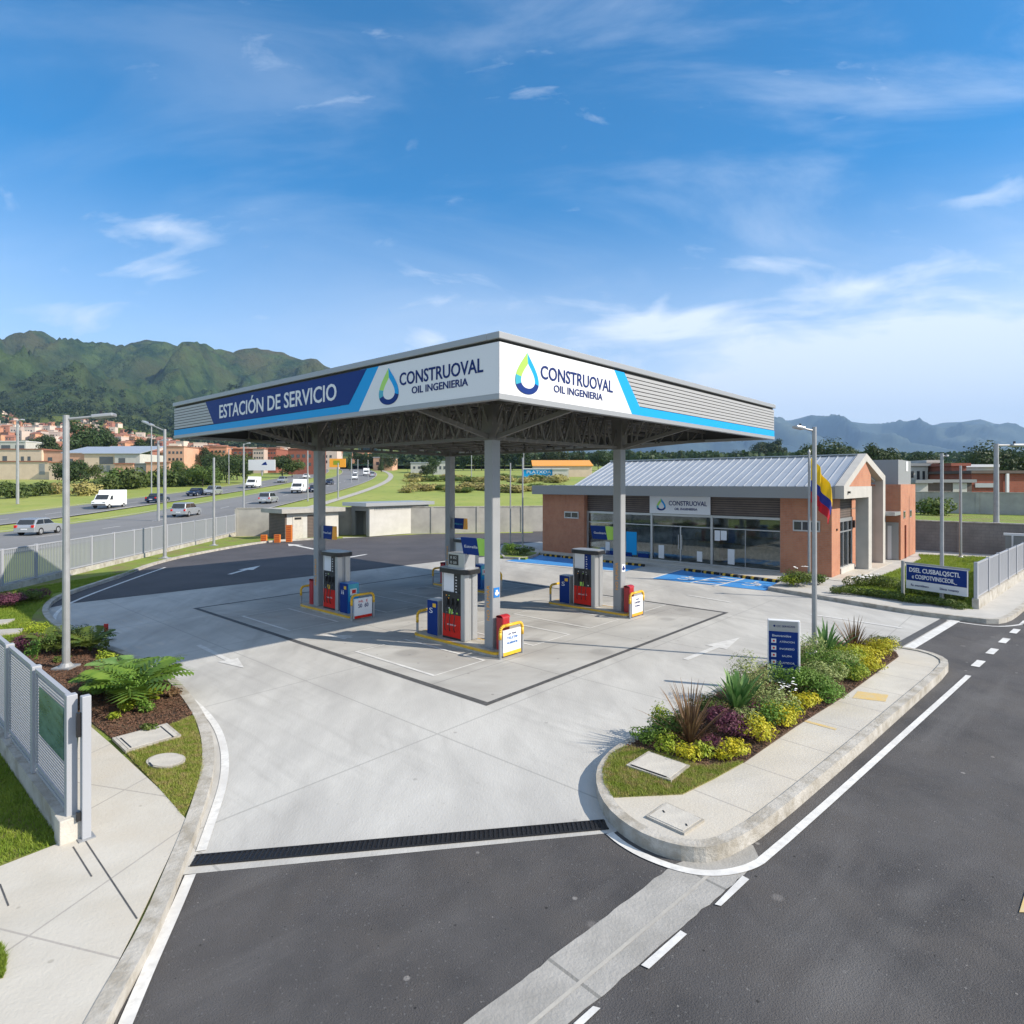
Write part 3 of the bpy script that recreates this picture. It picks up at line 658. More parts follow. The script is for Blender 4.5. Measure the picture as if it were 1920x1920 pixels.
# right planted island
IT = [(1151, 1527), (1192, 1556), (1241, 1577), (1290, 1588), (1335, 1588), (1376, 1575), (1440, 1536), (1605, 1399), (1717, 1302), (1779, 1248), (1776, 1234), (1740, 1220), (1687, 1211),
      (1633, 1203), (1560, 1194), (1480, 1212), (1300, 1316), (1192, 1376), (1150, 1400), (1122, 1430), (1116, 1460), (1126, 1495)]
ip = smooth_poly(gp(IT, .19), 1, True)
struct('island', MB().prism([(p.x, p.y) for p in inset(ip, .05)], -.05, .165), 'sidewalk')
struct('island_kerb', strip(ip, 0, .16, -.05, .19, closed=True), 'kerb')
BED = [(1172, 1398), (1300, 1322), (1480, 1222), (1560, 1202), (1630, 1209), (1680, 1222), (1685, 1230), (1582, 1305), (1492, 1361), (1395, 1428), (1320, 1438), (1230, 1412), (1190, 1412)]
bedP = gp(BED, .185); on(BED, .185, 'island_bed', 'mulch', .02)
LAW = [(1172, 1400), (1232, 1412), (1320, 1438), (1395, 1428), (1339, 1459), (1280, 1488), (1148, 1494), (1132, 1470), (1130, 1442), (1145, 1415)]
lawP = gp(LAW, .180); on(LAW, .180, 'island_lawn', 'turf', .02)
line('tactile_strip', [(1490, 1363), (1568, 1385)], .10, 'yellow_paint', .169, 0)
P = gp([(1608, 1296), (1666, 1303), (1660, 1316), (1598, 1309)], .165); struct('tactile_patch', MB().sheet(P, .169), 'yellow_paint')

# right-hand pavement, lawn and building plinth
P1 = gp([(1440, 1107), (1500, 1117), (1600, 1134), (1720, 1154), (1800, 1164), (1866, 1171), (1893, 1166), (1912, 1153), (1960, 1110)], 0)
kr = smooth_poly(P1, 1)
ED = Vector((.724, .69, 0)); far_ = kr[-1] + ED * 30
BO = Vector((15.0, 29.2, 0))
def BP(x, y, z=0.0): v = BO + RV * x + LV * y; return Vector((v.x, v.y, z))
pl = [BP(-1.95, 18.2), BP(-1.95, 9.9), BP(-1.35, 9.6), BP(-2.0, 1.9)]
ter = inset(kr, .05, False) + [far_, Vector((50, 52, 0)), BP(22, 8), BP(22, 20), BP(0, 20), BP(-.8, 18.2), BP(-1.2, 9.1), BP(-1.35, 6.8), BP(-2.15, 1.5)]
struct('station_pavement', MB().prism([(p.x, p.y) for p in ter], -.05, .13), 'render_grey')
struct('pavement_kerb', strip(kr, 0, .16, -.05, .15), 'kerb')
LW2 = gp([(1560, 1108), (1640, 1085), (1700, 1064), (1740, 1052), (1900, 1052), (1850, 1130), (1822, 1142), (1700, 1126)], .14)
LW2 = [G(1560, 1108, .14), G(1640, 1085, .14), G(1688, 1066, .14), G(1728, 1048, .14), G(1722, 1040, .14), G(1895, 1047, .14), G(1890, 1085, .14), G(1824, 1142, .14), G(1700, 1126, .14)]
struct('side_lawn', MB().prism([(p.x, p.y) for p in LW2], .10, .145), 'lawn')

# ---------------------------------------------------------------- accessible parking bays
for q, nm in (([(948, 1052), (1012, 1041), (1208, 1062), (1172, 1072)], 'b1'), ([(1222, 1085), (1280, 1069), (1462, 1092), (1436, 1108)], 'b2')):
    struct('blue_parking_bay', MB().sheet(gp(q), .013), 'blue_bay')
line('bay_edge', [(950, 1053), (1010, 1059), (1170, 1073)], .30, 'worn_paint', .017, 0)
for l in ([(1218, 1086), (1278, 1068)], [(1295, 1093), (1365, 1078)], [(1338, 1100), (1402, 1084)]): line('bay_line', l, .12, 'paint', .017, 0)
for k in range(5):
    t = k / 5 + .1; p = G(1295, 1093).lerp(G(1365, 1078), t); q = G(1338, 1100).lerp(G(1402, 1084), t + .06); struct('bay_hatch', strip([p, q], -.07, .07, .021), 'paint')
def wheelchair(px, py, s):
    o = G(px, py); mb = MB(); ax, ay = -LV, RV
    def q(x, y): v = o + ax * x * s + ay * y * s; return (v.x, v.y, .018)
    n = 14
    for i in range(n):
        a0, a1 = 2 * math.pi * i / n * .8 - 2.4, 2 * math.pi * (i + 1) / n * .8 - 2.4
        mb.add([q(.5 * math.cos(a0), .5 * math.sin(a0)), q(.5 * math.cos(a1), .5 * math.sin(a1)), q(.38 * math.cos(a1), .38 * math.sin(a1)), q(.38 * math.cos(a0), .38 * math.sin(a0))], [(0, 1, 2, 3)])
    for x0, x1, y0, y1 in ((-.1, .02, .1, .75), (-.1, .35, .05, .17), (.3, .42, -.35, .1), (-.14, .06, .82, 1.0)):
        mb.add([q(x0, y0), q(x1, y0), q(x1, y1), q(x0, y1)], [(0, 1, 2, 3)])
    struct('wheelchair_symbol', mb, 'paint')
wheelchair(1285, 1085, .85); wheelchair(1408, 1096, .9)
def wheel_stop(p, q, label):
    e = empty('wheel_stop', p, 0, label, 'wheel stop', 'wheel stops at the parking bays')
    d = (q - p); mb = MB(); mb.bar(Vector((0, 0, .07)), d + Vector((0, 0, .07)), .16, .13); bevel(mb.build('rubber_block', 'rubber', e), .03)
    L = d.length; k = 0; u = d.normalized(); nv = Vector((-u.y, u.x, 0)); mb = MB()
    while .2 + k * .42 < L:
        c = u * (.2 + k * .42) + Vector((0, 0, .075)); mb.bar(c - u * .07, c + u * .07, .175, .12); k += 1
    mb.build('yellow_reflector', 'yellow', e)
for i in range(5):
    a, b = G(1018, 1042), G(1212, 1063); wheel_stop(a.lerp(b, i / 5 + .01), a.lerp(b, (i + 1) / 5 - .015), 'yellow and black wheel stop at the far blue bay, number %s from the left' % ('one', 'two', 'three', 'four', 'five')[i])
for i in range(5):
    a, b = G(1282, 1070), G(1468, 1094); wheel_stop(a.lerp(b, i / 5 + .01), a.lerp(b, (i + 1) / 5 - .015), 'yellow and black wheel stop at the near hatched blue bay, number %s from the left' % ('one', 'two', 'three', 'four', 'five')[i])

# ---------------------------------------------------------------- canopy
CWX, CWY = 16.2, 17.4
can = empty('station_canopy', (CO.x, CO.y, 0), THL, 'large flat grey filling station canopy with lettered white and blue fascia on four columns', 'canopy')
colpos = [(2.85, 2.9), (2.85, 11.6), (9.3, 2.9), (9.3, 11.6)]
for x, y in colpos:
    mb = MB(); mb.rbox(x - .16, x + .16, y - .16, y + .16, .10, 5.75, .02, 1)
    c = mb.build('column', 'col_metal', can)
    mb = MB(); mb.box(x - .20, x + .20, y - .20, y + .20, 5.75, 6.95); mb.build('column_head', 'dark_steel', c)
    mb = MB(); mb.box(x - .25, x + .25, y - .25, y + .25, .10, .135); mb.build('base_plate', 'col_metal', c)
# soffit deck and ribs
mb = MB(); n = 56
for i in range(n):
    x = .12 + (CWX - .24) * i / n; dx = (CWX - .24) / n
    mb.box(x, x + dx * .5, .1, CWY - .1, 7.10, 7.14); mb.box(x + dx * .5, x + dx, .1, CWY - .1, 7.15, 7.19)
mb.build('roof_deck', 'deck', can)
mb = MB()
for k in range(13):
    y = .7 + k * 1.33; mb.bar((.15, y, 7.0), (CWX - .15, y, 7.0), .08, .16)
mb.build('purlin', 'dark_steel', can)['kind'] = 'stuff'
def truss(p, q, zb, zt, n, r=.03, ends=True):
    mb = MB(); p, q = Vector(p), Vector(q)
    mb.bar(p + Vector((0, 0, zb)), q + Vector((0, 0, zb)), r * 2.6); mb.bar(p + Vector((0, 0, zt)), q + Vector((0, 0, zt)), r * 2.6)
    for i in range(n):
        a, b = p.lerp(q, i / n), p.lerp(q, (i + 1) / n); m_ = p.lerp(q, (i + .5) / n)
        mb.bar(a + Vector((0, 0, zt)), m_ + Vector((0, 0, zb)), r * 1.6); mb.bar(m_ + Vector((0, 0, zb)), b + Vector((0, 0, zt)), r * 1.6)
        mb.bar(a + Vector((0, 0, zt)), a + Vector((0, 0, zb)), r * 1.5)
    return mb
for x in (2.85, 9.3): truss((x, 2.9, 0), (x, 11.6, 0), 5.82, 6.85, 9, .035).build('truss', 'dark_steel', can)
for y in (2.9, 11.6): truss((2.85, y, 0), (9.3, y, 0), 5.82, 6.85, 7, .035).build('truss', 'dark_steel', can)
for k in range(1, 8): truss((2.85, 2.9 + k * 1.088, 0), (9.3, 2.9 + k * 1.088, 0), 5.95, 6.85, 8, .022).build('truss', 'dark_steel', can)
for k in range(1, 5): truss((2.85 + k * 1.29, 2.9, 0), (2.85 + k * 1.29, 11.6, 0), 5.95, 6.85, 10, .022).build('truss', 'dark_steel', can)
def arm(p, q):       # cantilever bracket rising from a column head to the edge beam
    mb = MB(); p, q = Vector(p), Vector(q); mb.bar(p, q, .10, .12)
    t0 = Vector((p.x, p.y, 6.95)); t1 = Vector((q.x, q.y, 6.95)); mb.bar(t0, t1, .09)
    n = 5
    for i in range(n):
        a = p.lerp(q, i / n); b = p.lerp(q, (i + .9) / n); ta = t0.lerp(t1, (i + .9) / n)
        mb.bar(a, ta, .045); mb.bar(b, ta, .045)
    return mb
for x, y in colpos:
    if x < 5: arm((x, y, 5.8), (.12, y, 6.42)).build('bracket', 'dark_steel', can)
    else: arm((x, y, 5.8), (CWX - .12, y, 6.42)).build('bracket', 'dark_steel', can)
    if y < 5: arm((x, y, 5.8), (x, .12, 6.42)).build('bracket', 'dark_steel', can)
    else: arm((x, y, 5.8), (x, CWY - .12, 6.42)).build('bracket', 'dark_steel', can)
mb = MB()
for k in range(1, 12): mb.bar((.2, 1.4 * k, 6.75), (2.85, 1.4 * k, 6.75), .05, .1)
for k in range(1, 12): mb.bar((9.3, 1.4 * k, 6.75), (CWX - .2, 1.4 * k, 6.75), .05, .1)
for k in range(1, 11): mb.bar((1.4 * k, .2, 6.76), (1.4 * k, 2.9, 6.76), .05, .1)
mb.build('edge_rib', 'dark_steel', can)['kind'] = 'stuff'
# fascia: bottom rail, panels, recess and capping
Z0, Z1, Z2 = 6.45, 7.52, 7.73
def ringbox(o_, i_, z0, z1):
    mb = MB(); a, b = o_, i_
    mb.box(-a, CWX + a, -a, b, z0, z1); mb.box(-a, CWX + a, CWY - b, CWY + a, z0, z1); mb.box(-a, b, b, CWY - b, z0, z1); mb.box(CWX - b, CWX + a, b, CWY - b, z0, z1); return mb
ringbox(.03, .14, 6.335, 6.447).build('bottom_rail', 'grey_metal', can)
ringbox(.0, .08, 6.449, 7.52).build('fascia_board', 'dark_gap', can)
ringbox(-.03, .10, 7.522, 7.58).build('shadow_gap', 'dark_gap', can)
bevel(ringbox(.06, .30, 7.582, 7.73).build('roof_capping', 'grey_metal', can), .015)
for x0_, x1_, y0_, y1_ in ((CWX * .28, CWX, -.018, -.001), (-.018, -.001, CWY * .79, CWY), (CWX + .001, CWX + .018, 0, CWY)):
    mb = MB(); [mb.box(x0_, x1_, y0_, y1_, 6.70 + k * .103, 6.70 + k * .103 + .080) for k in range(8)]; mb.build('ribbed_cladding', 'ribbed', can)
def lp(pts, y_, th=.012):       # panel on the left face (plane x = const), pts as (distance along y, z)
    mb = MB(); n = len(pts); tri = tessellate_polygon([[Vector((a, b, 0)) for a, b in pts]])
    vs = [(-y_, a, b) for a, b in pts] + [(-y_ + th, a, b) for a, b in pts]; fs = [(i, (i + 1) % n, n + (i + 1) % n, n + i) for i in range(n)]
    fs += [tuple(t) for t in tri]; return mb.add(vs, fs)
def rp(pts, y_, th=.012):
    mb = MB(); n = len(pts); tri = tessellate_polygon([[Vector((a, b, 0)) for a, b in pts]])
    vs = [(a, -y_, b) for a, b in pts] + [(a, -y_ + th, b) for a, b in pts]; fs = [(i, (i + 1) % n, n + (i + 1) % n, n + i) for i in range(n)]
    fs += [tuple(t) for t in tri]; return mb.add(vs, fs)
lp([(-.028, 6.45), (4.95, 6.45), (4.09, 7.52), (-.028, 7.52)], .028).build('white_panel', 'white', can)
lp([(4.95, 6.45), (17.4, 6.45), (17.4, 6.66), (14.0, 6.66), (5.8, 6.66), (4.9, 7.52), (4.09, 7.52)], .026).build('light_blue_band', 'sky_blue', can)
lp([(5.40, 6.67), (13.75, 6.67), (14.45, 7.515), (4.60, 7.515)], .032).build('navy_panel', 'navy', can)
rp([(-.028, 6.45), (5.23, 6.45), (4.35, 7.52), (-.028, 7.52)], .028).build('white_panel', 'white', can)
rp([(5.23, 6.45), (16.2, 6.45), (16.2, 6.68), (5.65, 6.68), (4.85, 7.52), (4.35, 7.52)], .026).build('light_blue_band', 'sky_blue', can)
BL = basis((0, -1, 0), (-1, 0, 0)); BR = basis((1, 0, 0), (0, -1, 0))
text('ESTACIÓN DE SERVICIO', 'lettering', 7.3, .47, 'white', can, (-.036, 9.62, 7.08), BL, bold=.012)
text('CONSTRUOVAL', 'lettering', 2.82, .31, 'text_navy', can, (-.034, 1.84, 7.10), BL, bold=.012)
text('OIL INGENIERIA', 'lettering', 1.9, .17, 'text_navy', can, (-.034, 1.84, 6.79), BL, bold=.012)
drop_logo('drop_emblem', .96, .90, can, (-.030, 3.68, 6.97), BL)
text('CONSTRUOVAL', 'lettering', 2.95, .31, 'text_navy', can, (2.80, -.034, 7.08), BR, bold=.012)
text('OIL INGENIERIA', 'lettering', 2.0, .17, 'text_navy', can, (2.80, -.034, 6.76), BR, bold=.012)
drop_logo('drop_emblem', .96, .90, can, (.86, -.030, 6.97), BR)

# ---------------------------------------------------------------- pump islands and what stands on them
names = {'near': 'front', 'left': 'left rear', 'right': 'right', 'back': 'hidden back'}
def hoop(name, e, x0, x1, ht=.84):
    mb = MB(); r = .038; zc = ht - .14
    for x in (x0, x1): mb.tube((x, 0, 0), (x, 0, ht - .33), r, n=10)
    mb.build('steel_post', 'galv', e)
    mb = MB(); pts = [(x0, 0, ht - .33), (x0, 0, zc)]
    for i in range(5): a = R_(180 - 90 * (i + 1) / 5); pts.append((x0 + .14 + .14 * math.cos(a), 0, zc + .14 * math.sin(a)))
    for i in range(6): a = R_(90 - 90 * i / 5); pts.append((x1 - .14 + .14 * math.cos(a), 0, zc + .14 * math.sin(a)))
    pts.append((x1, 0, ht - .33)); mb.path(pts, r + .004, 10).build('yellow_rail', 'yellow', e, smooth=True)
def notice(e, x0, x1, colr, lines_):
    mb = MB(); mb.box(x0 + .09, x1 - .09, -.03, .03, .06, .72); b = mb.build('notice_board', 'white', e)
    if colr: mb = MB(); mb.box(x0 + .09, x1 - .09, -.036, -.031, .06, .15); mb.build('footer_band', colr, b)
    z = .62
    for s, h, wd, m_ in lines_:
        text(s, 'lettering', wd, h, m_, b, ((x0 + x1) / 2, -.036, z), BR, .008); z -= h + .06
BNX = BR
def pump_island(key, cx, cy, flip):
    """column at (cx, cy) in the canopy frame; flip: pump on the near side of the column"""
    s = -1 if flip else 1
    nm = names[key]; W = {'near': 'in front', 'left': 'on the left', 'right': 'on the right', 'back': 'at the back, mostly hidden'}[key]
    y0, y1 = (cy - .5, cy + 2.9) if not flip else (cy - 2.55, cy + .75)
    xm = cx + .02; x0, x1 = xm - .42, xm + .42
    def E(name, x, y, z, label, cat, group=None):
        p = CP(x, y, z); return empty(name, p, THL, label, cat, group)
    e = E('pump_island', xm, (y0 + y1) / 2, 0, 'raised concrete pump island with a yellow painted edge, the one %s' % W, 'pump island', 'pump islands'); h = (y1 - y0) / 2
    MB().rbox(-.42, .42, -h, h, 0, .11, .16, 5).build('kerb', 'kerb', e)
    MB().rbox(-.425, .425, -h - .005, h + .005, .062, .122, .16, 5).build('yellow_edge', 'yellow', e)
    MB().rbox(-.36, .36, -h + .06, h - .06, .115, .127, .12, 5).build('top', 'kerb', e)
    # dispenser
    py = cy + 1.35 * s if not flip else cy - 1.0
    d = E('fuel_pump', cx - .02 + .1, py, .125, 'fuel pump with black and red front and silver pillars on the %s island' % nm, 'fuel pump', 'fuel pumps')
    MB().box(-.24, .24, -.26, .48, 0, .06).build('plinth', 'black', d)
    MB().box(-.24, .22, -.26, .485, .06, .70).build('red_panel', 'red', d)
    MB().box(-.235, .215, -.26, .48, .702, 1.34).build('nozzle_panel', 'black', d)
    MB().box(-.20, .20, .05, .48, 1.342, 1.90).build('upper_panel', 'white', d)
    MB().box(-.20, .20, -.24, .048, 1.342, 1.90).build('price_strip', 'black' if key != 'right' else 'navy', d)
    bevel(MB().box(-.25, -.04, -.44, -.265, 0, 1.90).build('side_pillar', 'silver', d), .03); bevel(MB().box(.06, .28, -.44, -.265, 0, 1.90).build('side_pillar', 'silver', d), .03); MB().box(-.04, .06, -.40, -.265, 0, 1.90).build('hose_recess', 'grey_metal', d)
    bevel(MB().box(-.22, .26, .488, .56, 0, 1.90).build('side_pillar', 'silver', d), .03)
    cap = MB(); n = 28; pts = [(.38 * math.copysign(abs(math.cos(a)) ** .55, math.cos(a)), .02 + .62 * math.copysign(abs(math.sin(a)) ** .55, math.sin(a))) for a in [2 * math.pi * i / n for i in range(n)]]
    cap.prism(pts, 1.90, 2.03); bevel(cap.build('cap', 'black', d), .015)
    cap = MB(); cap.prism([(x * .93, y * .93) for x, y in pts], 2.031, 2.045); cap.build('cap_top', 'silver', d)
    rr = random.Random(hash(key) % 100 if False else {'near': 1, 'left': 2, 'right': 3, 'back': 4}[key])
    for sgn in (-1,):
        for k in range(3):
            yy = -.12 + k * .19
            nz_ = MB(); nz_.bar((-.25, yy, 1.16), (-.28, yy, .98), .04, .05); nz_.bar((-.275, yy, .98), (-.31, yy, .90), .025); nz_.build('nozzle', 'rubber', d)
            hs_ = MB(); P = [Vector((-.26, yy, .9))] + [Vector((-.30 - .05 * math.sin(math.pi * t / 8), yy + .03 * t / 8, .86 - .62 * math.sin(math.pi * t / 8 * .5))) for t in range(1, 9)]
            hs_.path(P, .013, 6).build('hose', 'black', d)
    # small stickers and displays on the front panel
    for k in range(9):
        yy, zz_ = rr.uniform(-.19, .34), rr.choice([.74, .86, 1.02, 1.14, 1.22]); a = rr.uniform(.03, .055)
        MB().box(-.2385, -.2355, yy, yy + a, zz_, zz_ + a * .8).build('sticker', rr.choice(['white', 'orange', 'white', 'green', 'silver']), d)
    MB().box(-.2395, -.2355, .06, .22, .72, .86).build('fuel_label', 'green' if key != 'left' else 'yellow', d)
    for k in range(6): MB().box(-.2035, -.2005, -.08 + .02 * (k % 2), -.02, 1.34 + k * .085, 1.37 + k * .085).build('price_digit', 'white', d)
    text('amerisur' if key == 'near' else 'diesel G' if key == 'right' else 'xtra 95', 'lettering', .38, .06, 'white', d, (-.245, .10, .42), BL, .006)
    if key == 'near':
        MB().rbox(-.22, .22, -.42, .30, 2.047, 2.47, .05, 3).build('display_head', 'silver', d)
        sc = MB().box(-.224, -.2205, -.16, .24, 2.13, 2.42).build('display_screen', 'black', d)
        text('8 82', 'digits', .26, .08, 'silver', sc, (-.228, .04, 2.34), BL, .006); text('0 08', 'digits', .26, .08, 'silver', sc, (-.228, .04, 2.20), BL, .006)
    # blue cabinet
    by = cy + 2.25 if not flip else cy - 1.85
    c = E('service_cabinet', xm, by, .125, 'narrow blue service cabinet with grey sides next to the pump %s' % W, 'cabinet', 'blue service cabinets')
    MB().box(-.20, .24, -.24, .24, 0, 1.02).build('body', 'silver' if not flip else 'mid_blue', c)
    MB().box(-.215, -.201, -.22, .22, .01, 1.01).build('front', 'navy', c)
    text('S' if not flip else 'ii', 'lettering', .14, .16, 'white', c, (-.221, .05, .72), BL, .006)
    MB().box(-.219, -.216, -.16, -.02, .82, .93).build('warning_sticker', 'yellow', c)
    if flip:
        MB().box(-.18, .22, -.252, -.241, .40, 1.0).build('poster', 'teal', c)
        MB().box(-.12, .14, -.257, -.253, .62, .84).build('poster_picture', 'white', c); MB().box(-.05, .10, -.262, -.258, .68, .80).build('poster_mark', 'red', c)
        MB().box(-.16, .20, -.257, -.253, .42, .56).build('poster_footer', 'sky_blue', c)
    # red cabinet
    ry = cy - .36 if not flip else cy + .42
    c = E('fire_cabinet', xm + .02, ry, .125, 'rounded red fire equipment box beside the column %s' % W, 'fire box', 'red fire boxes')
    MB().rbox(-.15, .15, -.13, .13, 0, .86, .05, 4).build('body', 'dark_red', c)
    mb = MB(); n = 8
    for i in range(n):
        a0, a1 = math.pi * i / n, math.pi * (i + 1) / n
        mb.add([(-.15, -.13 * math.cos(a0), .86 + .07 * math.sin(a0)), (.15, -.13 * math.cos(a0), .86 + .07 * math.sin(a0)), (.15, -.13 * math.cos(a1), .86 + .07 * math.sin(a1)), (-.15, -.13 * math.cos(a1), .86 + .07 * math.sin(a1))], [(0, 1, 2, 3)])
    mb.build('rounded_lid', 'dark_red', c)
    # guard hoops
    hy = cy - .68 if not flip else cy - 2.66
    e = E('guard_rail', xm, hy, 0, 'yellow topped guard hoop holding a white notice board, %s island, end nearest the street' % nm, 'guard rail', 'guard hoops')
    hoop('x', e, -.44, .44)
    if key == 'near': notice(e, -.44, .44, 'yellow', [('nd  Feed', .05, .3, 'text_navy'), ('TELETIP', .07, .42, 'mid_blue'), ('VLABEMOR', .06, .42, 'mid_blue')])
    elif key == 'left': notice(e, -.44, .44, 'red', [('HL  E', .08, .36, 'red'), ('50  60', .14, .40, 'text_navy')])
    elif key == 'right': notice(e, -.44, .44, 'orange', [('deb', .05, .2, 'text_navy'), ('3.48 PROL', .06, .40, 'text_navy'), ('POMA', .06, .3, 'text_navy')])
    else: notice(e, -.44, .44, None, [('ed 05', .08, .3, 'text_navy')])
    hy = cy + 2.86 if not flip else cy + .86
    e = E('guard_rail', xm, hy, 0, 'bare yellow topped guard hoop, %s island, end away from the street' % nm, 'guard rail', 'guard hoops')
    hoop('x', e, -.27, .40, .74)
    # flag sign on the column
    sg = 1 if not flip else -1
    e = E('hanging_sign', cx, cy + sg * .16, 2.58, 'blue %s sign bracketed to the column of the %s island' % ('and green' if not flip else 'and orange', nm), 'sign', 'signs on the canopy columns')
    a, b = (.02, 1.02) if not flip else (-.92, -.02)
    mb = MB(); mb.prism([(-.04, a), (.04, a), (.04, b), (-.04, b)], 0, .47)
    if not flip: lpz = [(a + .28, 0), (b - .10, 0), (b + .02, .47), (a + .38, .47)]; lpg = [(a, 0), (a + .28, 0), (a + .38, .47), (a, .47)]
    else: lpz = [(b - .16, 0), (a + .22, 0), (a + .16, .47), (b - .16, .47)]; lpg = [(a + .2, 0), (a, 0), (a + .02, .47), (a + .15, .47)]
    def pan(pts, th):
        mb = MB(); n = len(pts); vs = [(-th, u, v) for u, v in pts] + [(th, u, v) for u, v in pts]
        fs = [(i, (i + 1) % n, n + (i + 1) % n, n + i) for i in range(n)] + [tuple(range(n)), tuple(range(n, 2 * n))[::-1]]; return mb.add(vs, fs)
    b_ = pan(lpz, .05).build('blue_board', 'navy', e); pan(lpg, .042).build('side_board', 'green' if not flip else 'orange', e)
    if flip: pan([(b - .14, 0), (b, 0), (b, .47), (b - .14, .47)], .045).build('end_cap', 'grey_metal', e)
    yc = (lpz[0][0] + lpz[1][0]) / 2
    text({'near': 'Estrella', 'left': 'Prac1ca3', 'right': 'Gasolineria', 'back': 'Alianza'}[key], 'lettering', .52, .08, 'white' if key != 'back' else 'teal', b_, (-.056, yc, .23), BL, .006)
    # vertical notice on the column
    st = empty('column_sticker', CP(cx - .163, cy, 1.0), THL, 'vertical red and white safety lettering stuck on the %s column' % nm, 'sticker', 'column stickers')
    text('NO FUMAR' if key != 'left' else 'PELIGRO', 'lettering', .95, .11, 'orange', st, (-.004, 0, .35), basis((0, 0, 1), (-1, 0, 0)), .004)
    if key in ('near', 'right'):
        st = empty('service_plate', CP(cx, cy - .163, 1.5), THL, 'small square blue and white symbol plate on the sunlit side of the %s column' % nm, 'plate', 'column plates')
        MB().box(-.12, .10, -.012, 0, 0, .26).build('plate', 'mid_blue' if key == 'near' else 'white', st)
        MB().box(-.05, .03, -.018, -.013, .05, .20).build('symbol', 'white' if key == 'near' else 'navy', st); MB().box(-.09, .07, -.024, -.019, .08, .14).build('symbol', 'white' if key == 'near' else 'navy', st)
for key, (x, y), fl in (('near', colpos[0], False), ('left', colpos[1], True), ('right', colpos[2], False), ('back', colpos[3], True)): pump_island(key, x, y, fl)

# ---------------------------------------------------------------- shop building
bld = empty('shop_building', (BO.x, BO.y, 0), THL, 'brick station shop with glass front, grey fascia, pitched metal roof and pale gable frame', 'building')
PZ = .15
def B(name, mt, *bs, p=None):
    mb = MB()
    for b in bs: mb.box(*b)
    return mb.build(name, mt, p or bld)
B('plinth', 'sidewalk', (-.75, 8.4, -.95, 18.2, .0, PZ))
B('brick_pier', 'brick', (0, .9, 0, 2.34, PZ, 3.85)); B('brick_pier', 'brick', (0, .9, 14.1, 17.4, PZ, 3.85))
B('corner_pier', 'brick', (.9, 1.44, 0, .9, PZ, 3.85))
B('brick_wall', 'brick', (.9, 7.6, 17.1, 17.4, PZ, 3.85), (7.3, 7.6, 0, 17.1, PZ, 3.85))
B('cladding_band', 'brown_slats', (.35, .50, 2.34, 6.0, 2.85, 3.85), (.35, .50, 6.0, 9.7, 2.85, 3.85), (.35, .50, 9.7, 14.1, 2.85, 3.85))
fr = MB()
for y in (2.38, 6.0, 9.6, 14.06): fr.box(.28, .42, y - .06, y + .06, PZ, 2.85)
fr.box(.30, .40, 2.34, 14.1, 2.72, 2.84); fr.box(.31, .39, 2.34, 14.1, 2.14, 2.19); fr.box(.30, .40, 2.34, 14.1, PZ, .22)
fr.box(.32, .38, 11.8, 11.86, PZ, 2.72)
for y in (4.2,): fr.box(.33, .37, y - .015, y + .015, PZ, 2.14)
fr.build('window_frame', 'silver', bld)
for y0, y1 in ((2.44, 5.94), (6.06, 9.54), (9.66, 14.0)): B('shop_window', 'glass', (.345, .355, y0, y1, .22, 2.72))
dr = B('door_handle', 'silver', (.27, .30, 7.70, 7.74, .9, 1.7), (.27, .30, 7.90, 7.94, .9, 1.7)); B('door_post', 'silver', (.325, .375, 7.79, 7.85, .2, 2.14))
B('ceiling', 'render_white', (.45, 7.3, .3, 17.1, 3.2, 3.25)); B('shop_floor', 'shop_floor', (.40, 7.3, .9, 17.1, PZ, .17))
B('inner_wall', 'interior', (4.6, 4.7, 1.5, 17.1, .17, 3.2), (.9, 4.6, 14.1, 14.2, .17, 3.2))
B('counter', 'stone_tile', (2.0, 2.6, 2.4, 5.6, .17, 1.15), (2.2, 2.7, 6.4, 9.0, .17, 1.25)); B('shelf', 'interior', (3.2, 3.7, 9.8, 13.6, .17, 1.9), (4.0, 4.5, 2.6, 8.5, .17, 2.0))
for i, (y, z, wd, h) in enumerate(((5.7, 1.5, .30, .55), (5.35, 1.55, .32, .50), (4.95, .3, .36, .80), (9.0, .3, .34, .75), (6.7, .3, .3, .55), (12.6, .3, .3, .7))):
    B('window_poster', 'white', (.325, .343, y - wd / 2, y + wd / 2, z, z + h))
B('blue_poster', 'sky_blue', (.325, .343, 10.6, 11.3, .35, 1.7))
for x in range(3): B('lower_sticker', 'navy', (.325, .343, 9.8 + x * 1.1, 10.5 + x * 1.1, .24, .48))
# fascia and sign
bevel(MB().box(-.5, -.05, -.265, 17.9, 3.85, 4.42).build('fascia', 'fascia_grey', bld), .01)
B('soffit', 'fascia_grey', (-.048, .9, .0, 17.9, 3.852, 4.0)); B('side_parapet', 'fascia_grey', (-.05, 7.6, 14.6, 17.9, 3.86, 4.415))
sg = MB().box(.22, .30, 6.05, 9.68, 2.86, 3.84).build('sign_board', 'white', bld)
text('CONSTRUOVAL', 'lettering', 2.25, .26, 'text_navy', sg, (.213, 7.35, 3.46), BL, bold=.015); text('OIL INGENIERIA', 'lettering', 1.35, .13, 'text_navy', sg, (.213, 7.45, 3.14), BL, bold=.02)
drop_logo('drop_emblem', .70, .68, sg, (.216, 8.95, 3.36), BL)
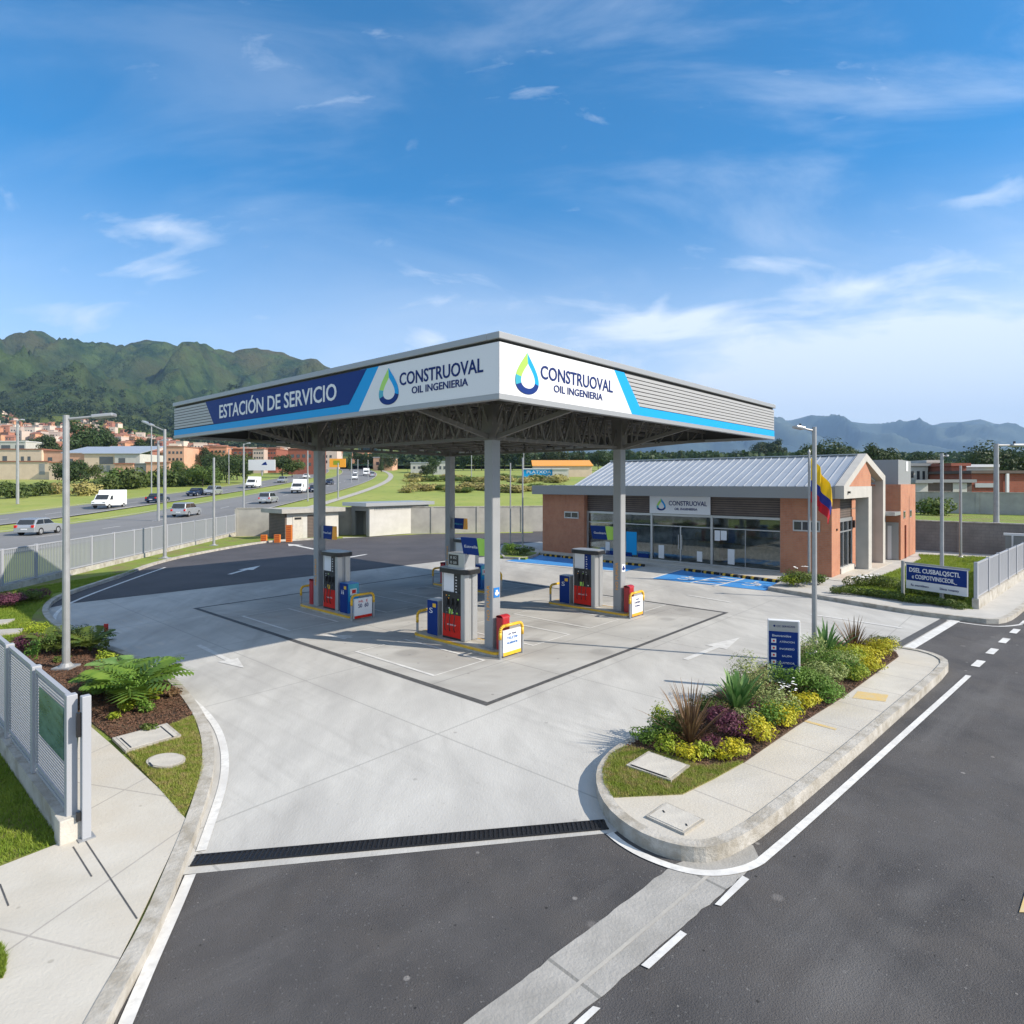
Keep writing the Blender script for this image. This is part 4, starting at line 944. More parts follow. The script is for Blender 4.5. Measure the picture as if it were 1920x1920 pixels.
# roof: two slopes of standing seam sheet
AP = (3.8, 6.0)
def slope(x0, z0, x1, z1, y0, y1, mt, th=.06):
    d = Vector((x1 - x0, 0, z1 - z0)); n = Vector((-d.z, 0, d.x)).normalized() * th
    return [(x0, y0, z0), (x1, y0, z1), (x1, y1, z1), (x0, y1, z0), (x0 + n.x, y0, z0 + n.z), (x1 + n.x, y0, z1 + n.z), (x1 + n.x, y1, z1 + n.z), (x0 + n.x, y1, z0 + n.z)]
FB = [(0, 3, 2, 1), (4, 5, 6, 7), (0, 1, 5, 4), (1, 2, 6, 5), (2, 3, 7, 6), (3, 0, 4, 7)]
rf = MB().add(slope(-.45, 4.36, 3.8, 5.94, -.265, 14.6, 0), FB).add(slope(3.801, 5.94, 8.1, 4.9, -.265, 14.6, 0), FB).build('roof', 'roof_sheet', bld)
mb = MB(); k = 0
while k * .42 < 15.0:
    y = -.2 + k * .42; mb.bar((-.44, y, 4.43), (3.79, y, 6.02), .04, .05); k += 1
mb.build('roof_seam', 'roof_sheet', rf)['kind'] = 'stuff'
MB().bar((3.8, -.26, 6.05), (3.8, 14.6, 6.05), .25, .05).build('ridge_cap', 'roof_sheet', rf)
# gable end: frame and brick
def yprism(pts, y0, y1):
    mb = MB(); n = len(pts); tri = tessellate_polygon([[Vector((a, b, 0)) for a, b in pts]])
    vs = [(a, y0, b) for a, b in pts] + [(a, y1, b) for a, b in pts]; fs = [(i, (i + 1) % n, n + (i + 1) % n, n + i) for i in range(n)]
    fs += [tuple(t) for t in tri] + [tuple(n + i for i in t[::-1]) for t in tri]; return mb.add(vs, fs)
yprism([(-.52, 3.86), (4.9, 3.86), (4.9, 4.42), (.36, 4.42), (3.8, 5.70), (7.58, 4.72), (7.58, PZ), (8.15, PZ), (8.15, 4.98), (3.8, 6.08), (-.52, 4.46)], -.65, -.27).build('gable_frame', 'render_grey', bld)
B('frame_leg', 'render_grey', (4.2, 4.9, -.65, -.05, PZ, 3.858)); B('frame_leg', 'render_grey', (7.60, 8.14, -.268, .0, PZ, 4.4))
yprism([(.40, 4.425), (4.88, 4.425), (4.88, 5.0), (3.72, 5.62)], -.61, -.30).build('gable_brick', 'brick', bld); yprism([(.05, 3.87), (7.3, 3.87), (7.3, 4.95), (3.8, 5.85), (.05, 4.46)], .02, .10).build('end_wall', 'brick', bld); yprism([(4.9, 5.20), (7.56, 4.60), (7.56, 4.68), (4.9, 5.32)], -.265, .0).build('gable_soffit', 'render_grey', bld)
B('brick_wall', 'brick', (4.95, 7.56, .3, .5, PZ, 4.85))
B('side_cladding', 'brown_slats', (1.45, 4.05, .10, .22, 2.85, 3.84)); B('side_base', 'render_white', (1.45, 4.05, -.05, .22, PZ, .42))
fr = MB(); fr.box(1.45, 4.05, .05, .15, 2.66, 2.84); fr.box(1.45, 4.05, .06, .14, 2.14, 2.20)
for x in (1.5, 2.3, 3.2, 4.0): fr.box(x - .03, x + .03, .06, .14, .42, 2.66)
fr.build('window_frame', 'silver', bld); B('side_window', 'glass', (1.45, 4.05, .095, .105, .42, 2.66))
for x0, x1, y0, y1, z0, z1 in ((-.02, 0, .5, 1.73, 2.25, 2.78), (-.02, 0, 14.5, 15.6, 2.35, 2.78)):
    v = B('vent_window', 'silver', (x0 - .03, x0 + .02, y0, y1, z0, z1)); n_ = 3 if y0 < 5 else 2
    for k in range(n_): B('pane', 'win_dark', (x0 - .035, x0 - .031, y0 + .06 + k * (y1 - y0 - .06) / n_, y0 + (k + 1) * (y1 - y0 - .06) / n_, z0 + .07, z1 - .07), p=v)
B('wall_lamp', 'black', (5.1, 5.25, .2, .299, 2.2, 2.6), (.75, .85, -.05, -.001, 2.3, 2.4), (.1, .25, -.75, -.651, 4.1, 4.2))
# rear block
B('rear_block', 'brick', (9.85, 14.5, -1.1, 4, PZ, 4.5), (8.15, 9.85, .6, 4, PZ, 4.5)); B('grey_box', 'fascia_grey', (10.3, 14.2, -.9, 3, 4.5, 5.95)); B('roof_unit', 'white', (12.6, 13.2, -.92, -.905, 5.3, 5.9))
B('awning', 'silver', (8.2, 9.84, -1.1, .5, 2.75, 2.95)); dd_ = B('side_door', 'grey_metal', (9.80, 9.849, -1.0, .55, PZ, 2.3)); B('door_panel', 'white', (9.77, 9.799, -.65, -.45, PZ, 2.1), (9.77, 9.799, -.30, -.10, PZ, 2.1), p=dd_)
for x in (10.6, 12.6): v = B('small_window', 'silver', (x, x + .55, -1.12, -1.09, 2.5, 2.95)); B('pane', 'win_dark', (x + .06, x + .49, -1.125, -1.121, 2.56, 2.89), p=v)
B('downpipe', 'redbrick', (11.0, 11.1, -1.18, -1.101, PZ, 2.1))

# ---------------------------------------------------------------- poles
def lamp(name, base, h, arm_, label, r=.07, cat='street lamp', group=None, drop=.0, base_plate=True, mt='galv', n=12):
    e = empty(name, base, 0, label, cat, group)
    mb = MB(); mb.tube((0, 0, 0), (0, 0, h), r, r * .8, n); mb.build('pole', mt, e, smooth=False)
    if base_plate:
        mb = MB(); mb.tube((0, 0, 0), (0, 0, .12), r * 2.3, r * 1.2, 12); mb.cbox(0, 0, .02, r * 5, r * 5, .04); mb.build('foot', mt, e)
    if arm_:
        ax, ay, az = arm_; u = Vector(arm_); mb = MB(); mb.tube((0, 0, h - .1), Vector((0, 0, h - .1)) + u * .6, r * .45, r * .35, 8); mb.build('arm', mt, e)
        a = Vector((0, 0, h - .1)) + u * .55; b = Vector((0, 0, h - .1)) + u; mb = MB(); mb.bar(a, b, r * 3.2, r * 1.1); bevel(mb.build('lamp_head', 'silver', e), r * .3)
        mb = MB(); c = a.lerp(b, .35); mb.tube(c, c + Vector((0, 0, r * 1.6)), r * .5, r * .4, 8); mb.build('sensor', 'black', e)
    return e
b = G(124, 1252, .13); lamp('street_lamp', b, 6.1, (1.05, 0.2, .13), 'tall silver lamp post with one arm, standing in the left mulch bed', .085)
b = G(1527, 1228, .18); lamp('street_lamp', b, 5.85, (-.56, -.1, .10), 'tall slim lamp post rising from the planted island by the blue totem', .065)
b = G(309, 1047, .1); lamp('street_lamp', b, zat(808, b.y), (-1.45, .3, .6), 'lamp post on the grass strip inside the left fence, arm pointing left', .10)
b = G(401, 1023, .1); lamp('street_lamp', b, zat(858, b.y) - .1, None, 'plain pole without arm on the grass by the far end of the left fence', .09)
for px, py, top, lab, r in ((33, 945, 788, 'thick highway lamp pole at the far left edge of the view', .22), (297, 977, 826, 'lamp pole in the highway median behind the inner lamp post', .16), (284, 925, 800, 'distant lamp pole on the far side of the highway by the white van', .13),
                        (457, 953, 832, 'lamp pole on the near highway verge above the concrete wall', .15), (429, 908, 842, 'lamp pole beyond the far carriageway near the parked bushes', .15), (577, 940, 845, 'lamp pole on the highway verge just left of the rear left column', .13),
                        (634, 935, 868, 'pole on the highway verge just right of the rear left column', .13), (659, 905, 860, 'small distant lamp pole right of the orange billboard', .14), (671, 903, 861, 'second small distant lamp pole right of the orange billboard', .12),
                        (982, 893, 838, 'pole in the field left of the blue lettered building', .14), (884, 900, 846, 'slim pole in the reeds behind the front column', .14), (1138, 880, 838, 'thin pole standing behind the shop roof', .16), (690, 899, 862, 'faint distant pole over the highway bend', .12)):
    b = GT(px, py); lamp('street_lamp', b, zat(top, b.y) - b.z, None if r < .15 else (.9, 0, .2), lab, r, base_plate=False, n=8)
for px, py, top, arm_, lab, r in ((1766, 1126, 850, (.2, 0, 0), 'tall grey pole behind the blue and white roadside board', .07), (1801, 1046, 873, None, 'thinner grey pole on the side lawn, right of the tallest lawn pole', .08), (957, 1033, 868, None, 'slim pole on the small grass patch left of the shop', .05), (980, 1030, 858, None, 'pole with square head just left of the shop wall', .06)):
    b = G(px, py, .13); lamp('light_pole', b, zat(top, b.y) - .13, arm_, lab, r, 'pole')
b = at(1866, 38.0, 2.0); b = Vector(((1868 - CX) / FPX * 39.0, 39.0, 2.0)); lamp('light_pole', b, zat(832, 39) - 2.0, (1.6, 0, 0), 'stout grey pole with a horizontal arm behind the right fence', .16, 'pole')
# flag
b = G(1517, 1092, .14); e = empty('flagpole', b, 0, 'slim white flagpole in front of the shop corner', 'flagpole')
h = zat(848, b.y) - .14; MB().tube((0, 0, 0), (0, 0, h), .06, .045, 12).build('pole', 'galv', e); MB().tube((0, 0, h), (0, 0, h + .12), .07, .03, 10).build('finial', 'galv', e)
mb = MB(); nu, nv = 26, 16; hgt = 2.0; z0 = zat(858, b.y)
def fp(u, v):
    fold = .11 * math.sin(u * 13 + v * 1.2) * min(1, u * 3); x = .06 + .80 * u + .10 * u * math.sin(v * 4); return (b.x + x * .93 - fold * .2, b.y - .05 + fold - .35 * u, z0 - v * hgt * (1 - .22 * u) - 1.42 * u ** 1.25)
for j in range(nv + 1):
    for i in range(nu + 1): mb.v.append(fp(i / nu, j / nv))
for j in range(nv):
    for i in range(nu): q = j * (nu + 1) + i; mb.f.append((q, q + 1, q + nu + 2, q + nu + 1)); mb.m.append(0 if j < nv / 2 else 1 if j < nv * .75 else 2)
MT['flag_y'] = mat('flag yellow', (.78, .50, .01), rough=.8, transl=.2); MT['flag_b'] = mat('flag blue', (.02, .03, .22), rough=.8, transl=.2); MT['flag_r'] = mat('flag red', (.45, .01, .02), rough=.8, transl=.2)
o = mb.build('flag', ['flag_y', 'flag_b', 'flag_r'], smooth=True); tag(o, 'drooping yellow, blue and red flag hanging from the slim flagpole', 'flag')

# ---------------------------------------------------------------- signs
b = (G(1470, 1282, .18)); thS = math.atan2(-.10, .995)
e = empty('totem_sign', b, R_(-17), 'upright navy blue information totem with a grey header in the planted island', 'totem sign')
hh = zat(1163, b.y) - .18; wd = .66
bevel(MB().box(-wd / 2, wd / 2, 0, .12, 0, hh).build('frame', 'white', e), .02)
fc = MB().box(-wd / 2 + .02, wd / 2 - .05, -.012, -.001, .1, hh - .25).build('blue_face', 'navy', e); hd = MB().box(-wd / 2 + .02, wd / 2 - .05, -.012, -.001, hh - .24, hh - .02).build('header', 'silver', e)
BX = basis((1, 0, 0), (0, -1, 0))
text('● CIC SERVICIOS', 'lettering', .44, .045, 'text_navy', hd, (0, -.017, hh - .13), BX, .006)
text('Bienvenidos', 'lettering', .38, .05, 'white', fc, (-.05, -.017, hh - .34), BX, .006)
for k, s in enumerate(('ATENCION', 'INGRESO', 'SALIDA', 'SURTIDOR', 'TIENDA')):
    z = hh - .46 - k * .155
    ic = MB().box(-wd / 2 + .07, -wd / 2 + .17, -.017, -.013, z - .045, z + .045).build('icon', 'white', fc); MB().box(-wd / 2 + .10, -wd / 2 + .14, -.022, -.018, z - .02, z + .02).build('icon_mark', 'red', ic)
    text(s, 'lettering', .30 if len(s) > 6 else .2, .04, 'white', fc, (.06, -.017, z - .01), BX, .006)
p0, p1 = G(1693, 1119, .13), G(1822, 1140, .13); dv = (p1 - p0); ang = math.atan2(dv.y, dv.x); Lb = dv.length
e = empty('roadside_board', p0, ang, 'navy and white lettered advertising board on grey posts at the lawn corner', 'sign board')
zt, zb_ = zat(1056, p0.y) - .13, zat(1101, p0.y) - .13
MB().box(-.05, .05, -.04, .04, 0, zt + .1).build('post', 'galv', e); MB().box(Lb * .56, Lb * .56 + .07, .04, .10, 0, zb_ + .1).build('post', 'galv', e)
fb = MB().box(.14, Lb - .12, -.03, .03, zb_, zt).build('panel', 'white', e)
nb = MB().box(.16, Lb - .14, -.036, -.031, zb_ + .32, zt - .02).build('navy_face', 'navy', e)
MB().box(.08, Lb - .06, -.02, .02, zt + .005, zt + .07).build('top_rail', 'galv', e)
text('DSEL CUSBALQSCTI.', 'lettering', Lb * .74, .17, 'white', nb, (Lb * .48, -.041, zt - .20), BX, .008, .02); text('« COSPOTVINSCEOIL_', 'lettering', Lb * .66, .16, 'white', nb, (Lb * .48, -.041, zt - .45), BX, .008, .02)
text('Ru  amersitlinero', 'lettering', Lb * .27, .09, 'text_navy', fb, (Lb * .27, -.036, zb_ + .16), BX, .008); text('Sbless ronamty', 'lettering', Lb * .27, .09, 'text_navy', fb, (Lb * .70, -.036, zb_ + .16), BX, .008)

# ---------------------------------------------------------------- fences and walls
def slat_fence(name, p, q, zt, n, label, gap=.11, wallh=.3, post=.07, mt='fence_metal', skirt=True, slat=.035, rails=(.42,)):
    e = empty(name, p, math.atan2(q.y - p.y, q.x - p.x), label, 'fence'); L = (q - p).length
    if skirt: MB().box(-.1, L + .1, -.1, .1, -.1, wallh).build('base_wall', 'kerb', e)
    for k in range(n + 1):
        x = L * k / n; bevel(MB().box(x - post, x + post, -post * .8, post * .8, wallh if skirt else 0, zt + .03).build('post', mt, e), .01)
    for k in range(n):
        x0 = L * k / n + post; x1 = L * (k + 1) / n - post; mb = MB(); m_ = int((x1 - x0) / gap)
        for i in range(m_): x = x0 + (i + .5) * (x1 - x0) / m_; mb.box(x - slat / 2, x + slat / 2, -.02, .02, wallh + .06, zt - .04)
        mb.box(x0, x1, -.03, .03, wallh + .03, wallh + .08); mb.box(x0, x1, -.03, .03, zt - .05, zt)
        mb.build('panel', mt, e)
    return e
a = Vector((-21.0, 25.6, .1)); bb = Vector((-23.8, 53.4, .1)); u = (bb - a).normalized()
slat_fence('perimeter_fence', a - u * 6.45, bb, 1.75, 16, 'long grey vertical slat fence between the left lawn and the highway', gap=.11, slat=.026, wallh=.25)
a = G(1830, 1141, .13); slat_fence('perimeter_fence', a, a + ED * 23.5, 1.62, 11, 'grey metal slat fence on a low wall along the right pavement', gap=.09, slat=.055, wallh=.36)
# left foreground gate fence with mesh infill
g0 = G(133, 1570, .12); g0 = Vector((g0.x, g0.y, .1)); e = empty('mesh_fence', g0, math.atan2(LV.y, LV.x), 'pale grey mesh panel fence in the left foreground with a dark green notice', 'fence')
MB().box(.125, 8.5, -.11, .11, -.05, .28).build('base_wall', 'kerb', e)
for k in range(5):
    x = 1.85 * k; o = bevel(MB().box(x - .055, x + .055, -.06, .06, .28, 1.83).build('post', 'fence_metal', e), .008)
for k in range(4):
    x0, x1 = 1.85 * k + .10, 1.85 * (k + 1) - .10
    f_ = MB(); f_.box(x0, x1, -.03, .03, .40, .45); f_.box(x0, x1, -.03, .03, 1.76, 1.81); f_.box(x0, x0 + .04, -.03, .03, .45, 1.76); f_.box(x1 - .04, x1, -.03, .03, .45, 1.76); f_.build('panel_frame', 'fence_metal', e)
    m_ = MB(); i = 0
    while x0 + .07 + i * .042 < x1 - .05: x = x0 + .07 + i * .042; m_.box(x, x + .014, -.006, .006, .45, 1.76); i += 1
    i = 0
    while .48 + i * .042 < 1.75: z = .48 + i * .042; m_.box(x0 + .04, x1 - .04, .007, .015, z, z + .014); i += 1
    m_.build('mesh_infill', 'fence_metal', e)
    MB().box(x0, x1, -.02, .02, .31, .35).build('lower_rail', 'fence_metal', e)
MT['cover'] = mat('cover concrete', (.50, .475, .42), (.42, .40, .36), rough=.9, scale=5, bump=.2, bscale=30)
MT['marker_orange'] = mat('marker orange', (.62, .17, .02), rough=.5)
MT['notice_green'] = mat('green notice', (.05, .12, .11), (.14, .26, .24), rough=.25, scale=2.2, stretch=(.6, 1, 2.4))
MB().box(.16, 1.45, .031, .045, .95, 1.62).build('green_notice', 'notice_green', e); MB().box(.16, 1.45, -.045, -.031, .95, 1.62).build('green_notice', 'notice_green', e)
g1 = g0 - LV * .16 + RV * .0; gp_ = g1 + Vector((.03, .08, 0)); e2 = empty('gate_post', Vector((g0.x + .20, g0.y - .02, .12)), math.atan2(LV.y, LV.x), 'square pale grey gate post with latch standing beside the mesh fence end', 'gate post')
bevel(MB().box(-.05, .05, -.05, .05, 0, 1.80).build('post', 'fence_metal', e2), .008); MB().box(-.09, .09, -.09, .09, 0, .02).build('foot', 'galv', e2); MB().box(-.02, .02, .05, .10, .25, .36).build('hinge', 'black', e2); MB().box(-.02, .02, .05, .10, 1.3, 1.6).build('hinge', 'black', e2)
o = bevel(MB().box(-.14, .12, -.15, .15, 0, .36).build('concrete_footing', 'cover', loc=(g0.x, g0.y, .06), origin=False), .012); o.rotation_euler = (0, 0, math.atan2(LV.y, LV.x)); tag(o, 'square concrete footing block at the near end of the mesh fence', 'footing')
# boundary walls
def wall(name, p, q, h, th, mt, label, step=None, cap=True):
    e = empty(name, p, math.atan2(q.y - p.y, q.x - p.x), label, 'wall'); L = (q - p).length
    MB().box(0, L, -th / 2, th / 2, -.2, h).build('wall_panel', mt, e)
    if cap: MB().box(-.02, L + .02, -th / 2 - .04, th / 2 + .04, h + .002, h + .07).build('coping', 'kerb', e)
    if step:
        k = 0
        while k * step <= L: MB().box(k * step - .12, k * step + .12, -th / 2 - .06, th / 2 + .06, -.2, h - .01).build('pier', mt, e); k += 1
    return e
wall('boundary_wall', Vector((-23.8, 53.8, 0)), Vector((6, 59.5, 0)), 2.35, .2, 'wall_grey', 'long pale concrete boundary wall behind the outbuildings', 4.2)
a = Vector((31.2, 37.6, 0)); wall('block_wall', a, a + LV * 22 , 2.05, .25, 'block_wall', 'dark grey block retaining wall below the grass terrace', 3.4)
tp = [a + RV * .2 - LV * 0, a + LV * 22 + RV * .2, a + LV * 22 + RV * 50, a + RV * 60 - LV * 18, a + RV * .2 - LV * 18]
struct('terrace', MB().prism([(p.x, p.y) for p in tp], -.3, 2.0), 'lawn')
wa = Vector((41.5, 49.5, 2.0)); wall('terrace_wall', wa - LV * 4, wa + LV * 18, 1.75, .2, 'wall_grey', 'weathered grey wall across the back of the grass terrace', 3.8)
b = Vector(((1885 - CX) / FPX * 34.5, 34.5, .13)); e = empty('metal_shelter', b, THL, 'blue grey sheet metal enclosure with white frame behind the right fence', 'shelter')
MB().box(0, .1, -3.5, 0, 0, 1.55).build('sheet_wall', 'fascia_grey', e); MB().box(-.05, .15, -3.5, .08, 1.55, 1.68).build('top_rail', 'white', e); MB().box(-.06, .0, -.35, -.27, 0, 1.55).build('post', 'white', e)

# outbuildings beyond the lane
def frame_at(p, ang, name, label, cat='outbuilding'): return empty(name, p, ang, label, cat)
e = frame_at(G(693, 1006), THL, 'outbuilding', 'white utility building with flat roof, high vent strip and a dark open doorway')
# local x to the right-back, local y to the left-back
MB().box(0, 6.6, 0, .15, 0, 2.55).build('white_wall', 'render_white', e)
MB().box(0, .15, .15, .5, 0, 2.55).add(*[[(0, 2.2, 0), (.15, 2.2, 0), (.15, 2.7, 0), (0, 2.7, 0), (0, 2.2, 2.55), (.15, 2.2, 2.55), (.15, 2.7, 2.55), (0, 2.7, 2.55)], FB]).build('side_wall', 'fascia_grey', e)
MB().box(0, .15, .5, 2.2, 2.15, 2.55).build('lintel', 'fascia_grey', e); MB().box(.15, 6.6, 2.55, 2.7, 0, 2.55).box(6.45, 6.6, .15, 2.55, 0, 2.55).build('back_wall', 'fascia_grey', e)
MB().box(-.6, 7.0, -.35, 3.2, 2.58, 2.88).build('flat_roof', 'silver', e)
mb = MB(); [mb.box(.5 + k * .16, .58 + k * .16, -.02, -.001, 2.22, 2.48) for k in range(36)]; mb.build('vent_strip', 'fascia_grey', e)
mb = MB(); mb.tube((.9, 1.0, 0), (.9, 1.0, .9), .12, .10, 10); mb.tube((.9, 1.0, .9), (.9, 1.0, 1.1), .05, .05, 8); o = mb.build('gas_cylinder', 'white'); o.location = e.matrix_basis @ Vector((.9, 1.0, 0)); tag(o, 'pale gas cylinder standing in the dark doorway of the white utility building', 'gas cylinder')
e = frame_at(G(531, 1014), THL, 'outbuilding', 'small beige store room with overhanging slab roof and two narrow doors')
MB().box(.3, 5.0, 0, .15, 0, 2.15).build('front_wall', 'render_white', e)
MB().box(.15, .298, .0, 2.6, 0, 2.15).build('side_wall', 'brown_slats', e); MB().box(-.35, 5.4, -.45, 3.0, 2.17, 2.52).build('slab_roof', 'wall_grey', e)
MB().box(.3, 5.0, 2.4, 2.6, 0, 2.15).build('back_wall', 'wall_grey', e)
MB().box(.8, 1.7, -.03, -.001, 0, 1.95).build('pale_door', 'cover', e); MB().box(.95, 1.55, -.035, -.031, 1.62, 1.8).build('door_vent', 'black', e); MB().box(2.1, 2.9, -.02, -.001, 0, 1.95).build('dark_door', 'brown_slats', e)
b = G(628, 1000); MB_ = MB().box(b.x - .9, b.x + .7, b.y + 1, b.y + 1.2, 0, 1.9); tag(MB_.build('wall_cabinet', 'wall_grey'), 'pale square cabinet between the two outbuildings', 'cabinet')
for px, py, lab, hh_ in ((495, 1016, 'orange slatted marker box on the grass, left of a pair', .55), (520, 1017, 'orange slatted marker box on the grass beside the store room', .6), (542, 1016, 'tall reddish slatted stand against the store room wall', 1.3)):
    b = G(px, py, .05); e = empty('safety_barrier', b, 0, lab, 'barrier', 'orange markers by the store room')
    MB().box(-.22, .22, -.1, .1, 0, hh_).build('panel', 'marker_orange', e); mb = MB(); k = 0
    while .1 + k * .14 < hh_ - .05: mb.box(-.17, .17, -.106, -.101, .1 + k * .14, .14 + k * .14); k += 1
    mb.build('slot', 'dark_red', e)

# concrete covers
def cover(name, l, z, label, slots=()):
    P = gp(l, z); c = sum(P, Vector()) / len(P); e = empty(name, Vector((c.x, c.y, z - .02)), 0, label, 'access cover')
    MB().prism([(p.x - c.x, p.y - c.y) for p in P], 0, .045).build('rim', 'kerb', e)
    MB().prism([((p.x - c.x) * .88, (p.y - c.y) * .88) for p in P], .02, .052).build('lid', 'cover', e)
    for s0, s1 in slots:
        a, b = G(*s0, z + .03) - c, G(*s1, z + .03) - c; MB().bar((a.x, a.y, .054), (b.x, b.y, .054), .02, .006).build('slot', 'black', e)
cover('access_cover', [(210, 1386), (313, 1358), (340, 1381), (236, 1411)], .135, 'rectangular concrete access cover in the turf beside the mulch bed', (((226, 1384), (246, 1402)), ((301, 1362), (325, 1382))))
cover('access_cover', [(311 + 37 * math.cos(a), 1428 - 3 * math.cos(a) + 13.5 * math.sin(a)) for a in [2 * math.pi * i / 24 for i in range(24)]], .13, 'oval concrete manhole cover in the left turf wedge', (((280, 1430), (286, 1437)),))
cover('access_cover', [(1174, 1437), (1216, 1411), (1294, 1438), (1258, 1466)], .20, 'square concrete access cover in the island grass', (((1183, 1434), (1250, 1457)),))
cover('access_cover', [(1211, 1533), (1249, 1507), (1321, 1540), (1283, 1566)], .170, 'square concrete access cover set in the island pavement', (((1243, 1520), (1246, 1524)), ((1286, 1545), (1288, 1549))))
for l, lab in (([(-30, 1178), (-20, 1166), (28, 1163), (14, 1170)], 'farther concrete stepping slab in the left lawn'), ([(-30, 1196), (-10, 1184), (45, 1181), (36, 1188)], 'nearer concrete stepping slab in the left lawn')):
    P = gp(l, .12); o = MB().prism([(p.x, p.y) for p in P], .08, .175).build('stepping_slab', 'wall_grey'); tag(o, lab, 'slab', 'stepping slabs')
# ---------------------------------------------------------------- vegetation
def leafcloud(blobs, n, size, seed, up=.3, shell=.45, long=1.0):
    rr = random.Random(seed); mb = MB(); tot = sum(b[3] * b[4] * b[5] for b in blobs) or 1; V = []; F = []
    for cx, cy, cz, rx, ry, rz in blobs:
        m_ = int(n * rx * ry * rz / tot) + 3
        for _ in range(m_):
            d = Vector((rr.gauss(0, 1), rr.gauss(0, 1), rr.gauss(0, 1))).normalized(); k = (shell + (1 - shell) * rr.random()) ** .7
            k *= 1 + .13 * math.sin(d.x * 7 + seed) * math.cos(d.z * 6 + d.y * 5)
            c = Vector((cx + d.x * rx * k, cy + d.y * ry * k, cz + d.z * rz * k))
            nn = (d + Vector((rr.gauss(0, .5), rr.gauss(0, .5), up + rr.gauss(0, .4)))).normalized()
            a = nn.cross(Vector((rr.gauss(0, 1), rr.gauss(0, 1), rr.gauss(0, 1)))).normalized(); b = nn.cross(a)
            s = size * rr.uniform(.6, 1.4); q = len(V)
            V += [tuple(c - a * s * long), tuple(c - b * s * .45), tuple(c + a * s * long), tuple(c + b * s * .45)]; F.append((q, q + 1, q + 2, q + 3))
    mb.v = V; mb.f = F; mb.m = [0] * len(F); return mb
def trunk(h, r, seed, limbs=4, spread=1.0):
    rr = random.Random(seed); mb = MB(); mb.tube((0, 0, -.1), (.05 * h * rr.uniform(-1, 1), 0, h * .55), r, r * .7, 8); top = Vector((0, 0, h * .5))
    for k in range(limbs):
        a = 2 * math.pi * k / limbs + rr.random(); q = Vector((math.cos(a) * spread, math.sin(a) * spread, h * rr.uniform(.75, .95))); mb.tube(top, top.lerp(q, .5) + Vector((0, 0, .1 * h)), r * .5, r * .3, 6); mb.tube(top.lerp(q, .5) + Vector((0, 0, .1 * h)), q, r * .3, r * .1, 6)
    return mb
def round_blobs(seed, r, h, n=9, base=.35):
    rr = random.Random(seed); o = []
    for k in range(n):
        a = rr.uniform(0, 6.28); q = rr.uniform(.2, .75) * r; z = h * rr.uniform(base + .1, .9); s = rr.uniform(.30, .5) * r * (1.15 - .4 * abs(z / h - .6)); o.append((math.cos(a) * q, math.sin(a) * q, z, s, s, s * .8))
    o.append((0, 0, h * .65, r * .6, r * .6, h * .28)); return o
PT = {}
def tree_proto(key, mt, r, h, n, size, seed, base=.35, blobs=None, lab=''):
    PT[key] = (leafcloud(blobs or round_blobs(seed, r, h, 11, base), n, size, seed).build, trunk(h, h * .025, seed, 5, r * .5).build, mt)
    return PT[key]
protos = {}
def tree(key, mt, r, h, n, size, seed, base=.35, blobs=None):
    e = empty('tree', (0, 0, 0), 0); trunk(h, h * .022, seed, 5, r * .5).build('trunk', 'bark', e); leafcloud(blobs or round_blobs(seed, r, h, 11, base), n, size, seed).build('crown', mt, e); protos[key] = [e, False]
tree('broad', 'leaf_dark', 4.2, 8.0, 2600, .30, 1); tree('broad2', 'leaf_mid', 4.5, 7.0, 2600, .30, 2, .15); tree('round', 'leaf_dark', 3.2, 9.5, 2400, .28, 3, .2)
tree('pine', 'leaf_dark', 2.4, 12, 2000, .30, 4, blobs=[(random.uniform(-.5, .5), random.uniform(-.5, .5), 2 + k * 1.15, 2.3 - .2 * k, 2.3 - .2 * k, .9) for k in range(9)])
tree('wide', 'leaf_dark', 5.5, 8.5, 3200, .30, 5, .3)
def place(key, p, s, rz, name, label, cat, group):
    e, used = protos[key]; o = e if not used else copy_tree(e); protos[key][1] = True; o.name = name; o.location = p; o.scale = (s, s, s); o.rotation_euler = (0, 0, rz); o['category'] = cat; o['label'] = label
    if group: o['group'] = group
    elif 'group' in o: del o['group']
    return o
rt = random.Random(11)
